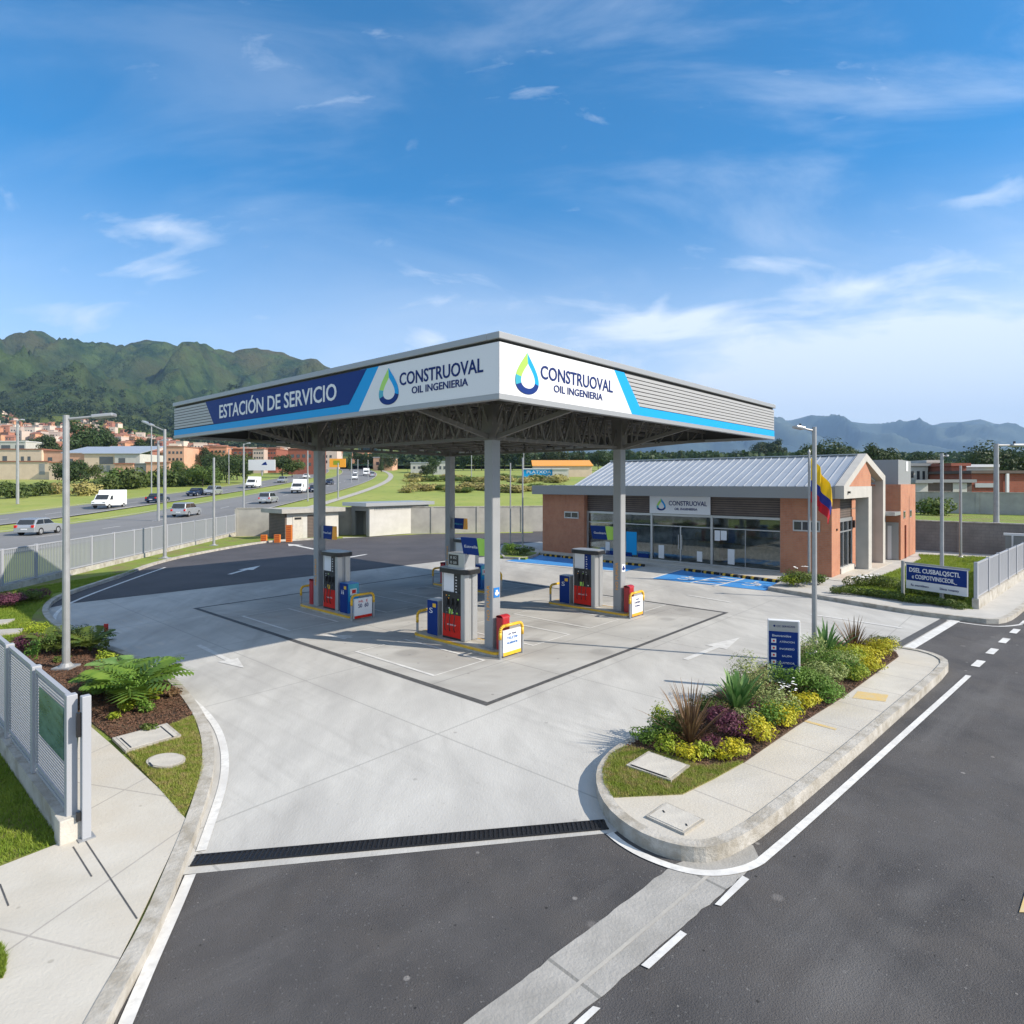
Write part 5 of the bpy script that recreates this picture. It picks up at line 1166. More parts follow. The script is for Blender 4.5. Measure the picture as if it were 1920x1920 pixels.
# trees: (px of trunk, base py, top py, Y, proto)
def tr(px, pb, pt, Y, key, lab, grp=None, name='tree', cat='tree'):
    if 868 < pb and px < 1500: Y = GT(px, pb).y
    z = max(terr(Y) - .06, hill_z(px, Y) if (px < 1000 and Y > 330) else -99)
    if px > 1500: z = 2.0 if Y < 120 else terr(Y)
    h = max(3.0, zat(pt, Y) - z); base = {'broad': 8.0, 'broad2': 7.0, 'round': 9.5, 'pine': 12, 'wide': 8.5, }.get(key, 1)
    return place(key, Vector(((px - CX) / FPX * Y, Y, z)), h / base, rt.uniform(0, 6), name, lab, cat, grp)
L1 = [(130, 925, 862, 105, 'broad', 'bushy tree between the beige wall and the first lamp post'), (165, 905, 868, 125, 'broad2', 'low rounded tree in front of the long grey roofed house'), (92, 862, 815, 230, 'round', 'dark round tree behind the beige house'), (80, 850, 812, 300, 'round', None),
      (155, 845, 788, 260, 'round', 'tall dark tree above the grey roofed house'), (175, 850, 795, 270, 'pine', None), (200, 855, 800, 280, 'round', None), (262, 880, 820, 190, 'round', 'tall dense tree at the right end of the white house'), (280, 870, 822, 200, 'broad', None), (215, 868, 838, 260, 'broad2', None),
      (330, 890, 862, 165, 'broad2', 'bush at the right end of the peach garden wall'), (400, 908, 855, 150, 'wide', 'broad dark tree mass left of the white billboard'), (425, 905, 852, 155, 'wide', None), (380, 912, 870, 148, 'broad2', None), (445, 900, 850, 165, 'broad2', None), (460, 905, 868, 150, 'round', None),
      (530, 895, 852, 175, 'broad', 'bright leafy tree right of the white billboard'), (548, 895, 860, 170, 'broad2', None), (385, 862, 838, 260, 'round', None), (120, 800, 784, 700, 'pine', None),
      (667, 878, 845, 260, 'round', None), (655, 882, 850, 260, 'pine', None), (700, 880, 848, 280, 'broad', None), (730, 882, 852, 280, 'wide', None), (765, 885, 868, 200, 'broad', 'small round tree by the highway bend'), (800, 900, 872, 150, 'broad', 'dark small tree right of the parked lorry'), (812, 895, 855, 190, 'round', None), (715, 885, 850, 330, 'pine', None), (680, 880, 850, 330, 'broad', None)]
for k in range(16): L1.append((850 + k * 19 + rt.uniform(-6, 6), 882, 850 - rt.uniform(0, 12), 240 + rt.uniform(-15, 25), rt.choice(['round', 'broad', 'wide', 'pine']), None))
for px, pt in ((1180, 842), (1215, 845), (1250, 850), (1275, 846), (1310, 852), (1345, 850), (1385, 846), (1425, 835), (1440, 828), (1455, 822), (1470, 838)): L1.append((px, 872, pt, 190 + rt.uniform(-10, 30), rt.choice(['round', 'broad', 'wide']), None))
for px, pt, s in ((1515, 832, 'round'), (1545, 832, 'wide'), (1568, 838, 'broad'), (1590, 845, 'broad'), (1610, 845, 'round'), (1640, 830, 'round'), (1652, 840, 'broad'), (1710, 858, 'pine'), (1735, 855, 'wide'), (1750, 858, 'broad'), (1868, 838, 'wide'), (1860, 848, 'broad'), (1895, 862, 'broad'), (1912, 856, 'round'), (1840, 872, 'broad'), (1815, 872, 'broad2'), (1920, 862, 'wide')): L1.append((px, 885, pt, 130 + rt.uniform(-6, 20), s, None))
for px, pb, pt, Y, key, lab in L1:
    if lab is None: lab = ('dark evergreen tree in the belt beyond the fields' if px > 600 and px < 1480 else 'dark tree on the skyline behind the houses on the right' if px >= 1480 else 'dark tree among the terracotta houses on the left'); g_ = 'trees in the distance'
    else: g_ = None
    tr(px, pb, pt, Y, key, lab, g_)
# bushes
def bush_proto(key, mt, n, size, seed, blobs):
    o = leafcloud(blobs, n, size, seed, shell=.6).build(key, mt, origin=False); protos[key] = [o, False]
bush_proto('bush_mid', 'leaf_mid', 900, .11, 21, [(random.uniform(-.6, .6), random.uniform(-.5, .5), random.uniform(.3, .7), .6, .6, .5) for _ in range(6)])
bush_proto('bush_dry', 'leaf_dry', 900, .11, 22, [(random.uniform(-.8, .8), random.uniform(-.5, .5), random.uniform(.2, .6), .6, .6, .45) for _ in range(6)])
bush_proto('bush_hedge', 'leaf_hedge', 900, .10, 23, [(random.uniform(-.6, .6), random.uniform(-.5, .5), random.uniform(.3, .6), .6, .6, .45) for _ in range(6)])
def bu(px, py, Y, s, key, lab, grp, z=None): return place(key, Vector(((px - CX) / FPX * Y, Y, zat(py, Y) if z is None else z)), s, rt.uniform(0, 6), 'bush', lab, 'bush', grp)
for px, py, Y, s, k in ((18, 930, 92, 2.6, 'bush_mid'), (75, 925, 97, 2.2, 'bush_mid'), (40, 918, 100, 1.4, 'bush_mid'), (100, 922, 98, 2.0, 'bush_dry'), (150, 925, 98, 2.4, 'bush_dry'), (170, 922, 99, 1.8, 'bush_dry'), (200, 920, 100, 2.6, 'bush_mid'), (230, 912, 108, 3.2, 'bush_mid'), (255, 912, 110, 3.2, 'bush_mid'), (280, 908, 116, 2.8, 'bush_hedge'), (310, 908, 118, 3.0, 'bush_mid'),
                        (330, 906, 124, 2.8, 'bush_hedge'), (350, 905, 128, 2.8, 'bush_mid'), (370, 903, 132, 2.6, 'bush_mid'), (395, 905, 140, 2.6, 'bush_mid')):
    p = GT(px, py + 4); bu(px, py, p.y, s * p.y / 105, k, 'scrubby bush on the bank beyond the highway', 'bushes along the far side of the highway', p.z)
for k in range(46):
    px = 768 + (k % 23) * 13 + rt.uniform(-5, 5); py = 924 if k < 23 else 906
    p = GT(px, py - rt.uniform(0, 7)); o = bu(px, py, p.y, (2.2 + (p.y - 100) * .012) * rt.uniform(.7, 1.2), 'bush_dry' if rt.random() < .7 else 'bush_hedge', 'straw coloured scrub in the band across the green field', 'dry scrub across the field', p.z); o.scale.z *= .55
for px, py, s, k, lab in ((1755, 966, 1.5, 'bush_hedge', 'dark clipped shrub against the terrace wall'), (1742, 955, 1.2, 'bush_mid', 'loose shrub above the clipped one on the terrace')):
    Y = FPX * (CAMZ - 2.0) / (py - HOR); bu(px, py, Y, s, k, lab, None, 2.0)

# spiky and broad leaved plants
def blades(n, length, wd, seed, lean0, lean1, droop, mt, name, seg=5, base=.06, cup=False):
    rr = random.Random(seed); mb = MB()
    for k in range(n):
        a = rr.uniform(0, 6.283); ln = R_(rr.uniform(lean0, lean1)); L = length * rr.uniform(.65, 1.08); w_ = wd * rr.uniform(.7, 1.2)
        d = Vector((math.cos(a), math.sin(a), 0)); sd_ = Vector((-math.sin(a), math.cos(a), 0)); p = d * base * rr.random(); pts = []; th = ln
        for i in range(seg + 1):
            t = i / seg; pts.append((p.copy(), w_ * (1 - t) ** .6 * (.55 + .45 * min(1, t * 3)) if not cup else w_ * math.sin(math.pi * min(1, .12 + t * .88)) ** .7))
            p = p + (d * math.sin(th) + Vector((0, 0, 1)) * math.cos(th)) * L / seg; th += R_(droop) * t * rr.uniform(.5, 1.5)
        v = []; f = []
        for i, (c, w1) in enumerate(pts): v += [c - sd_ * w1, c + Vector((0, 0, -.25 * w1)) , c + sd_ * w1]
        for i in range(seg): q = i * 3; f += [(q, q + 1, q + 4, q + 3), (q + 1, q + 2, q + 5, q + 4)]
        mb.add(v, f)
    return mb
def plant(name, mb, mt, p, label, cat, group=None, parts=()):
    o = mb.build(name, mt, origin=False); o.location = p; return tag(o, label, cat, group)
IZ = .18
def I(px, py, z=IZ): return G(px, py, z)
plant('flax_plant', blades(85, 1.05, .022, 1, 2, 58, 14, None, ''), 'leaf_bronze', I(1294, 1392), 'large bronze spiky flax plant at the near end of the island bed', 'plant')
plant('flax_plant', blades(80, .95, .022, 2, 2, 62, 10, None, ''), 'leaf_bronze', I(1601, 1222), 'bronze spiky flax plant at the far end of the island bed', 'plant')
plant('agave_plant', blades(42, .95, .05, 3, 3, 50, 16, None, '', cup=True), 'leaf_broad', I(1383, 1338), 'broad leaved green rosette plant left of the totem', 'plant')
plant('agave_plant', blades(30, 1.05, .05, 4, 3, 45, 18, None, '', cup=True), 'leaf_broad', I(1548, 1240), 'broad leaved green plant between lamp post and far flax', 'plant')
def shrub(name, px, py, w_, h, n, size, mt, label, group=None, seed=0, z=IZ, cat='shrub', base=None):
    rr = random.Random(seed + px); nb = 7; bl = []
    for k in range(nb): a = 6.28 * k / nb + rr.random(); q = w_ * .28 * rr.uniform(.5, 1.2); s = w_ * rr.uniform(.22, .34); bl.append((math.cos(a) * q, math.sin(a) * q, h * rr.uniform(.35, .72), s, s, h * rr.uniform(.25, .38)))
    bl.append((0, 0, h * .45, w_ * .3, w_ * .3, h * .4))
    return plant(name, leafcloud(bl, n, size, seed + px, up=.6, shell=.5), mt, G(px, py, z) if base is None else base, label, cat, group)
for i, (px, py, w_, h, mt, lab) in enumerate((
    (1372, 1378, .85, .42, 'leaf_purple', 'purple leaved shrub between the near flax and the green rosette'), (1345, 1355, .55, .40, 'leaf_purple', 'small purple shrub behind the near flax'), (1408, 1350, .5, .34, 'leaf_purple', 'dark purple shrub at the foot of the green rosette'), (1335, 1408, .42, .24, 'leaf_purple', 'low purple tuft next to the golden edging'),
    (1207, 1395, .5, .34, 'leaf_bright', 'green shrub at the near left tip of the island bed'), (1240, 1382, .6, .42, 'leaf_bright', 'green shrub behind the near left tip'), (1237, 1365, .5, .45, 'leaf_lime', 'lime shrub left of the near flax'), (1250, 1408, .5, .30, 'leaf_lime', 'lime cushion in front of the near flax'),
    (1290, 1422, .48, .26, 'leaf_gold', 'golden cushion above the island access cover'), (1320, 1420, .42, .26, 'leaf_lime', 'lime cushion right of the access cover'), (1376, 1421, .54, .38, 'leaf_gold', 'bright golden cushion, nearest of the edging row'), (1352, 1425, .30, .22, 'leaf_gold', 'small golden tuft at the near end of the edging'),
    (1424, 1390, .66, .42, 'leaf_gold', 'bright golden cushion, second of the edging row'), (1470, 1358, .68, .40, 'leaf_gold', 'bright golden cushion, third of the edging row'), (1508, 1330, .66, .36, 'leaf_gold', 'bright golden cushion, fourth of the edging row'),
    (1420, 1318, .7, .95, 'leaf_variegated', 'tall variegated shrub left of the totem'), (1447, 1340, .8, .55, 'leaf_variegated', 'variegated shrub in front of the totem'), (1395, 1300, .7, .95, 'leaf_variegated', 'upright variegated shrub behind the green rosette'), (1488, 1300, .75, .60, 'leaf_bright', 'bright green shrub at the foot of the totem'),
    (1520, 1300, .9, .55, 'leaf_bright', 'bright green shrub right of the totem'), (1515, 1255, .8, .85, 'leaf_variegated', 'variegated shrub round the lamp post foot'), (1545, 1285, .9, .55, 'leaf_variegated', 'spreading variegated shrub along the pavement edge'), (1572, 1262, 1.0, .6, 'leaf_variegated', 'large mixed shrub in the middle of the island bed'),
    (1590, 1245, .9, .58, 'leaf_lime', 'lime shrub left of the golden clump'), (1618, 1240, .95, .50, 'leaf_gold', 'golden clump at the far end of the bed, nearer one'), (1650, 1226, .95, .46, 'leaf_gold', 'golden clump at the far end of the bed, farther one'), (1625, 1258, .8, .40, 'leaf_gold', 'golden cushion beside the far pavement edge'),
    (1660, 1215, .8, .36, 'leaf_hedge', 'green shrub at the farthest corner of the bed'), (1600, 1275, .7, .36, 'leaf_lime', 'lime cushion beside the tactile patch'), (1455, 1296, .5, .75, 'leaf_bright', 'green shrub hiding the left foot of the totem'), (1548, 1312, .8, .40, 'leaf_bright', 'green shrub at the pavement edge between golden cushions'), (1400, 1362, .6, .40, 'leaf_variegated', 'variegated shrub between purple shrub and golden row'), (1440, 1362, .6, .46, 'leaf_bright', 'green shrub behind the second golden cushion'), (1330, 1340, .7, .5, 'leaf_hedge', 'dark green shrub along the kerb behind the near flax'), (1535, 1268, .9, .8, 'leaf_bright', 'tall green shrub right of the lamp post foot'), (1480, 1345, .5, .36, 'leaf_bright', 'green tuft between the third and fourth golden cushions'), (1590, 1270, .8, .46, 'leaf_bright', 'green shrub left of the far golden cushions'), (1275, 1378, .6, .42, 'leaf_hedge', 'dark green shrub at the foot of the near flax'))):
    shrub('shrub', px, py, w_, h, int(650 * (w_ / .55) ** 2), .026 if mt != 'leaf_variegated' else .024, mt, lab, None, i, cat='shrub')
for px, py in ((1462, 1325), (1478, 1322), (1470, 1332), (1487, 1330)): pass
mb = MB(); rr = random.Random(5)
for k in range(22):
    c = I(1475 + rr.uniform(-16, 18), 1322 + rr.uniform(-8, 12)) + Vector((0, 0, .42 + rr.uniform(-.06, .06))); a = rr.uniform(0, 6); s = .028
    mb.add([c + Vector((math.cos(a + j * 1.256) * s, math.sin(a + j * 1.256) * s, rr.uniform(-.004, .004))) for j in range(5)], [(0, 1, 2, 3, 4)])
tag(mb.build('flower_cluster', 'flower'), 'small white flowers in front of the totem', 'flowers')
# left garden
LZ = .12
def fern(px, py, seed, s, mt, label, n=9, z=LZ):
    rr = random.Random(seed); mb = MB()
    for k in range(n):
        a = 6.28 * k / n + rr.uniform(-.3, .3); L = s * rr.uniform(.75, 1.15); d = Vector((math.cos(a), math.sin(a), 0)); sd_ = Vector((-d.y, d.x, 0)); th = R_(rr.uniform(2, 34)); p = Vector((0, 0, 0)); m_ = 12
        for i in range(m_):
            q = p + (d * math.sin(th) + Vector((0, 0, 1)) * math.cos(th)) * L / m_; th += R_(7)
            mb.bar(p, q, .012)
            if i > 2:
                w_ = s * .42 * math.sin(math.pi * (i - 1.5) / (m_ - .5)) ; u = (q - p).normalized()
                for sg_ in (-1, 1):
                    t_ = q + sd_ * sg_ * w_ + u * w_ * .5 + Vector((0, 0, -.15 * w_)); c = q.lerp(t_, .5); e_ = u * s * .045
                    mb.add([q, c - e_, t_, c + e_ + Vector((0, 0, .01))], [(0, 1, 2, 3)])
            p = q
    return plant('philodendron_plant', mb, mt, G(px, py, z), label, 'plant')
fern(245, 1318, 1, 1.05, 'leaf_bright', 'big bright green split leaf plant in the middle of the left mulch bed', 15)
fern(275, 1300, 2, .95, 'leaf_bright', 'split leaf plant arching over the kerb of the left bed', 12)
fern(215, 1298, 3, .85, 'leaf_bright', 'split leaf plant at the back of the central clump', 11)
fern(262, 1325, 6, .5, 'leaf_lime', 'yellow green split leaf plant in front of the central clump', 10)
fern(170, 1222, 7, .8, 'leaf_hedge', 'dark split leaf plant in the shade right of the lamp post', 12); fern(105, 1222, 8, .8, 'leaf_hedge', 'drooping split leaf plant left of the lamp post', 11); fern(232, 1275, 9, .8, 'leaf_broad', 'upright split leaf plant at the rear of the clump near the kerb', 12)
for i, (px, py, w_, h, mt, lab, z) in enumerate((
    (248, 1312, 1.1, .62, 'leaf_bright', 'dense green shrub filling the central clump of the left bed', LZ), (185, 1305, .6, .44, 'leaf_bright', 'small green shrub left of the central clump', LZ), (272, 1336, .34, .30, 'leaf_bright', 'yellow green shrub at the front of the mulch bed', LZ), (238, 1336, .3, .26, 'leaf_lime', 'little yellow green tuft in the mulch', LZ),
    (200, 1245, .50, .34, 'leaf_lime', 'yellow flowering shrub between lamp post and central clump', LZ), (195, 1228, .3, .55, 'leaf_hedge', 'slim upright green plant near the kerb', LZ), (148, 1215, 1.0, .62, 'leaf_dark', 'dark leafy shrub right of the lamp post', LZ), (52, 1225, .8, .55, 'leaf_purple', 'purple shrub behind the mesh fence', LZ),
    (72, 1200, .8, .60, 'leaf_lime', 'yellow and green shrub behind the lamp post', LZ), (98, 1225, .7, .62, 'leaf_hedge', 'drooping green shrub left of the lamp post', LZ), (62, 1245, .35, .70, 'leaf_bright', 'slim light green climber beside the mesh fence', LZ), (15, 1138, 1.1, .55, 'leaf_purple', 'dark red shrub on the lawn by the fence', LZ), (50, 1128, 1.2, .5, 'leaf_hedge', 'dark green shrub on the lawn by the fence', LZ), (72, 1122, .9, .45, 'leaf_purple', 'dark red shrub at the right of the lawn group', LZ),
    (325, 1305, .4, .16, 'leaf_bronze', 'low reddish ground plant at the kerb', LZ), (212, 1350, .25, .16, 'leaf_lime', 'tiny lime seedling in the open mulch', LZ), (280, 1370, .3, .14, 'leaf_hedge', 'tiny green seedling near the access cover', LZ), (115, 1240, .4, .16, 'leaf_hedge', 'low green tuft at the lamp post foot', LZ))):
    shrub('shrub', px, py, w_, h, int(600 * (w_ / .5) ** 2), .030, mt, lab, None, 100 + i, z=z)
b = G(199, 1212, LZ); e = empty('marker_stake', b, 0, 'short dark red marker on a stake at the edge of the left bed', 'marker'); MB().bar((0, 0, 0), (0, 0, .5), .02).build('stake', 'grey_metal', e); MB().box(-.05, .05, -.02, .02, .38, .62).build('marker', 'dark_red', e)
# right lawn hedges
def hedge(l, w_, h, n, size, mt, label, z=.14, name='hedge', seed=1):
    P = gp(l, z); bl = []; rr = random.Random(seed)
    for a, b in zip(P[:-1], P[1:]):
        m_ = max(1, int((b - a).length / (w_ * .55)))
        for k in range(m_): c = a.lerp(b, k / m_); bl.append((c.x, c.y, z + h * .5 + rr.uniform(-.04, .04), w_ * .55, w_ * .55, h * .5))
    o = leafcloud(bl, n, size, seed, shell=.7).build(name, mt); return tag(o, label, name)
hedge([(1568, 1112), (1620, 1116), (1700, 1128), (1760, 1135), (1818, 1144)], .5, .30, 6000, .035, 'leaf_hedge', 'low clipped hedge along the front of the side lawn')
hedge([(1600, 1100), (1640, 1098), (1690, 1108)], .8, .50, 2600, .04, 'leaf_hedge', 'taller flowering hedge at the left of the side lawn', seed=3)
hedge([(1700, 1112), (1760, 1120), (1815, 1130)], .7, .50, 3500, .04, 'leaf_mid', 'dark shrubs planted behind the low hedge under the board', seed=4)
shrub('shrub', 1500, 1098, 1.5, .75, 1800, .045, 'leaf_hedge', 'green flowering shrub at the shop corner by the flagpole', None, 51, z=.14); shrub('shrub', 1478, 1098, .9, .5, 800, .045, 'leaf_lime', 'lime shrub at the end of the blue bays', None, 52, z=.14); shrub('shrub', 1535, 1095, .9, .45, 800, .045, 'leaf_hedge', 'low shrub right of the lamp post near the shop', None, 53, z=.14)
mb = MB(); rr = random.Random(9)
for k in range(26):
    px, py, m_ = rr.choice([(1625, 1100, .5), (1500, 1095, .75), (1610, 1103, .5)]); c = G(px + rr.uniform(-22, 22), py + rr.uniform(-3, 3), .14) + Vector((0, 0, m_)); s = .07; a = rr.random() * 6
    mb.add([c + Vector((math.cos(a + j * 1.256) * s, math.sin(a + j * 1.256) * s, rr.uniform(-.02, .02))) for j in range(5)], [(0, 1, 2, 3, 4)])
tag(mb.build('flower_cluster', 'flower'), 'pale blossoms scattered over the shrubs near the shop corner', 'flowers')
# small grass patch left of the shop
pp = gp([(935, 1047), (945, 1020), (1000, 1028), (1012, 1040), (985, 1050)], 0); struct('grass_patch', MB().prism([(p.x, p.y) for p in pp], -.04, .12), 'lawn'); struct('patch_kerb', strip(smooth_poly(pp, 1, True), -.02, .12, -.04, .14, closed=True), 'kerb')
shrub('shrub', 955, 1040, .8, .8, 700, .05, 'leaf_bright', 'light green shrub in the small patch left of the shop', None, 60, z=.12); shrub('shrub', 975, 1040, 1.6, .5, 1000, .06, 'leaf_hedge', 'spreading dark shrub in the small patch left of the shop', None, 61, z=.12)
# grass blades and bark chips (uncountable)
def scatter(poly, n, seed, h, wd, z, lush=False):
    rr = random.Random(seed); xs = [p[0] for p in poly]; ys = [p[1] for p in poly]; V = []; F = []; k = 0
    while k < n:
        x, y = rr.uniform(min(xs), max(xs)), rr.uniform(min(ys), max(ys))
        if not inside((x, y), poly): continue
        k += 1; a = rr.uniform(0, 6.28); hh = h * rr.uniform(.5, 1.3); lx, ly = rr.gauss(0, .45) * hh, rr.gauss(0, .45) * hh; q = len(V); c, s = math.cos(a) * wd, math.sin(a) * wd
        V += [(x - c, y - s, z), (x + c, y + s, z), (x + lx, y + ly, z + hh)]; F.append((q, q + 1, q + 2))
    mb = MB(); mb.v = V; mb.f = F; mb.m = [0] * len(F); return mb
struct('turf_grass', scatter([(p.x, p.y) for p in wedP], 26000, 1, .045, .006, .112), 'blade', 'stuff')
struct('island_grass', scatter([(p.x, p.y) for p in lawP], 26000, 2, .045, .006, .178), 'blade', 'stuff')
lf = [G(0, 1372, .1), G(118, 1568, .1), G(112, 1580, .1), G(0, 1622, .1), G(-160, 1660, .1), G(-500, 1500, .1), G(-250, 1260, .1)]
struct('left_lawn_grass', scatter([(p.x, p.y) for p in lf], 60000, 3, .06, .007, .098), 'blade_lush', 'stuff')
l2 = [G(-30, 1240, .1), G(30, 1240, .1), G(52, 1188, .1), G(62, 1152, .1), G(100, 1114, .1), G(255, 1070, .1), G(0, 1112, .1), G(-150, 1150, .1)]
struct('back_lawn_grass', scatter([(p.x, p.y) for p in l2], 40000, 4, .07, .011, .098), 'blade_lush', 'stuff')
struct('side_lawn_grass', scatter([(p.x, p.y) for p in LW2], 40000, 6, .09, .014, .143), 'blade_lush', 'stuff')
lf3 = [G(-60, 1770, .12), G(0, 1775, .12), G(12, 1800, .12), G(6, 1835, .12), G(-60, 1850, .12)]
struct('corner_turf', MB().prism([(p.x, p.y) for p in lf3], .1, .13), 'turf'); struct('corner_grass', scatter([(p.x, p.y) for p in lf3], 6000, 5, .05, .006, .13), 'blade_lush', 'stuff')
def chips(poly, n, seed, z, s0=.025):
    rr = random.Random(seed); xs = [p[0] for p in poly]; ys = [p[1] for p in poly]; V = []; F = []; k = 0
    while k < n:
        x, y = rr.uniform(min(xs), max(xs)), rr.uniform(min(ys), max(ys))
        if not inside((x, y), poly): continue
        k += 1; a = rr.uniform(0, 6.28); s = s0 * rr.uniform(.5, 1.5); c, d = math.cos(a) * s, math.sin(a) * s; q = len(V); t = rr.uniform(-.3, .5) * s; t2 = rr.uniform(0, .9) * s
        V += [(x - c, y - d, z + .004), (x + d * .4, y - c * .4, z + t2), (x + c, y + d, z + .012 + t), (x - d * .4, y + c * .4, z + .02)]; F.append((q, q + 1, q + 2, q + 3))
    mb = MB(); mb.v = V; mb.f = F; mb.m = [0] * len(F); return mb
struct('bark_chips', chips([(p.x, p.y) for p in mulP], 16000, 1, .12), 'chips', 'stuff'); struct('island_bark_chips', chips([(p.x, p.y) for p in bedP], 12000, 2, .187), 'chips', 'stuff')

# ---------------------------------------------------------------- vehicles
def car(style, paint, label, p, rz, group='vehicles on the highway', cat='car', name='car'):
    L, Wd, H = {'hatch': (4.0, 1.72, 1.48), 'sedan': (4.5, 1.76, 1.45), 'suv': (4.5, 1.85, 1.70), 'van': (5.4, 2.0, 2.55), 'truck': (6.0, 2.1, 2.7)}[style]
    e = empty(name, p, rz, label, cat, group); hl = L / 2
    def loft(prof, w0, taper=.0, z_t=None):
        mb = MB(); n = len(prof); ys = [-w0 / 2, -w0 / 2 * .96, w0 / 2 * .96, w0 / 2]; V = []
        for j, yy in enumerate(ys):
            for x, z in prof:
                k = 1 - taper * max(0, (z - .8)) ; ins = .04 if j in (0, 3) else 0
                V.append((x * (1 - ins * .15), yy * k, z))
        F = []
        for j in range(3):
            for i in range(n): F.append((j * n + i, j * n + (i + 1) % n, (j + 1) * n + (i + 1) % n, (j + 1) * n + i))
        F += [tuple(range(n))[::-1], tuple(range(3 * n, 4 * n))]; return mb.add(V, F)
    if style in ('hatch', 'sedan', 'suv'):
        zb = .28; bz = .92 if style != 'suv' else 1.02
        body = [(-hl, zb), (hl - .1, zb), (hl, .45), (hl - .05, .70), (hl - .25, bz - .12), (hl - 1.15, bz), (-hl + .1, bz + .02), (-hl, .7)]
        rear = {'hatch': -hl + .35, 'sedan': -hl + 1.0, 'suv': -hl + .2}[style]
        roof = [(hl - 1.2, bz - .01), (hl - 1.9, H - .04), (hl - 2.3, H), (rear + .35, H - .02), (rear + .12, H - .12), (rear - .18, bz)]
    else:
        zb = .4; bz = 1.15
        body = [(-hl, zb), (hl - .1, zb), (hl, .6), (hl - .05, 1.0), (hl - .7, 1.2), (hl - 1.2, 1.9), (hl - 1.7, 2.0), (hl - 1.9, H), (-hl, H)]; roof = None
    bevel(loft(body, Wd, 0 if roof is None else 0).build('body', paint, e), .06, 2)
    if roof:
        bevel(loft(roof, Wd * .93, .16).build('cabin', paint, e), .04, 2)
        x0, x1, x2, x3 = hl - 1.32, hl - 1.92, rear + .3, rear - .03
        for sgn, mid in ((-1, .0), (1, .0)):
            y0 = Wd * .93 / 2; k0, k1 = 1 - .16 * (bz + .04 - .8), 1 - .16 * (H - .2 - .8); z0, z1 = bz + .05, H - .14
            xm_ = (x1 + x2) / 2
            for a, b, c, d in ((x0, xm_ + .05, xm_ + .05, x1), (xm_ - .05, x3, x2, xm_ - .05)):
                mb = MB().add([(a, sgn * (y0 * k0 + .012), z0), (b, sgn * (y0 * k0 + .012), z0), (c, sgn * (y0 * k1 + .012), z1), (d, sgn * (y0 * k1 + .012), z1)], [(0, 1, 2, 3)]); mb.build('side_window', 'glass_car', e)
        ww = Wd * .78 / 2
        MB().add([(hl - 1.24, -ww, bz + .04), (hl - 1.24, ww, bz + .04), (hl - 1.86, ww * .92, H - .09), (hl - 1.86, -ww * .92, H - .09)], [(0, 1, 2, 3)]).build('windscreen', 'glass_car', e).location = (.035, 0, .03)
        MB().add([(rear - .16, -ww, bz + .06), (rear - .16, ww, bz + .06), (rear + .10, ww * .92, H - .15), (rear + .10, -ww * .92, H - .15)], [(0, 1, 2, 3)]).build('rear_window', 'glass_car', e).location = (-.035, 0, .02)
    else:
        ww = Wd * .84 / 2; MB().add([(hl - .72, -ww, 1.25), (hl - .72, ww, 1.25), (hl - 1.17, ww * .95, 1.86), (hl - 1.17, -ww * .95, 1.86)], [(0, 1, 2, 3)]).build('windscreen', 'glass_car', e).location = (.04, 0, .03)
        for sgn in (-1, 1): MB().add([(hl - .95, sgn * (Wd / 2 + .01), 1.2), (hl - 1.75, sgn * (Wd / 2 + .01), 1.2), (hl - 1.75, sgn * (Wd / 2 + .01), 1.78), (hl - 1.32, sgn * (Wd / 2 + .01), 1.78)], [(0, 1, 2, 3)]).build('side_window', 'glass_car', e)
        MB().box(hl - .12, hl + .03, -Wd / 2 + .1, Wd / 2 - .1, .45, .62).build('bumper', 'black', e)
    for sx in (hl - .85, -hl + .85):
        for sy in (-1, 1):
            wh = MB().tube((sx, sy * (Wd / 2 - .19), .32), (sx, sy * (Wd / 2 + .02), .32), .33, .33, 18).build('wheel', 'rubber', e)
            MB().tube((sx, sy * (Wd / 2 + .021), .32), (sx, sy * (Wd / 2 + .035), .32), .20, .18, 12).build('rim', 'silver', wh)
    hz_ = .66 if roof else .85
    for sy in (-1, 1):
        MB().cbox(hl - .08, sy * (Wd / 2 - .28), hz_, .14, .34, .13).build('headlight', 'silver', e); MB().cbox(-hl + .02, sy * (Wd / 2 - .16), hz_ + .14, .10, .22, .22).build('tail_light', 'red', e)
    if roof:
        MB().box(-hl - .015, -hl + .02, -.26, .26, .50, .61).build('number_plate', 'white', e); MB().box(hl - .02, hl + .012, -.45, .45, .36, .50).build('grille', 'black', e)
    return e
MT['car_silver'] = mat('silver car paint', (.45, .47, .50), rough=.25, metal=.6); MT['car_navy'] = mat('dark blue car paint', (.02, .035, .08), rough=.2, metal=.3)
def on_road(off, Y): return Vector((hx(off, Y), Y, terr(Y) + .02))
AW, TO = R_(92), R_(-88)
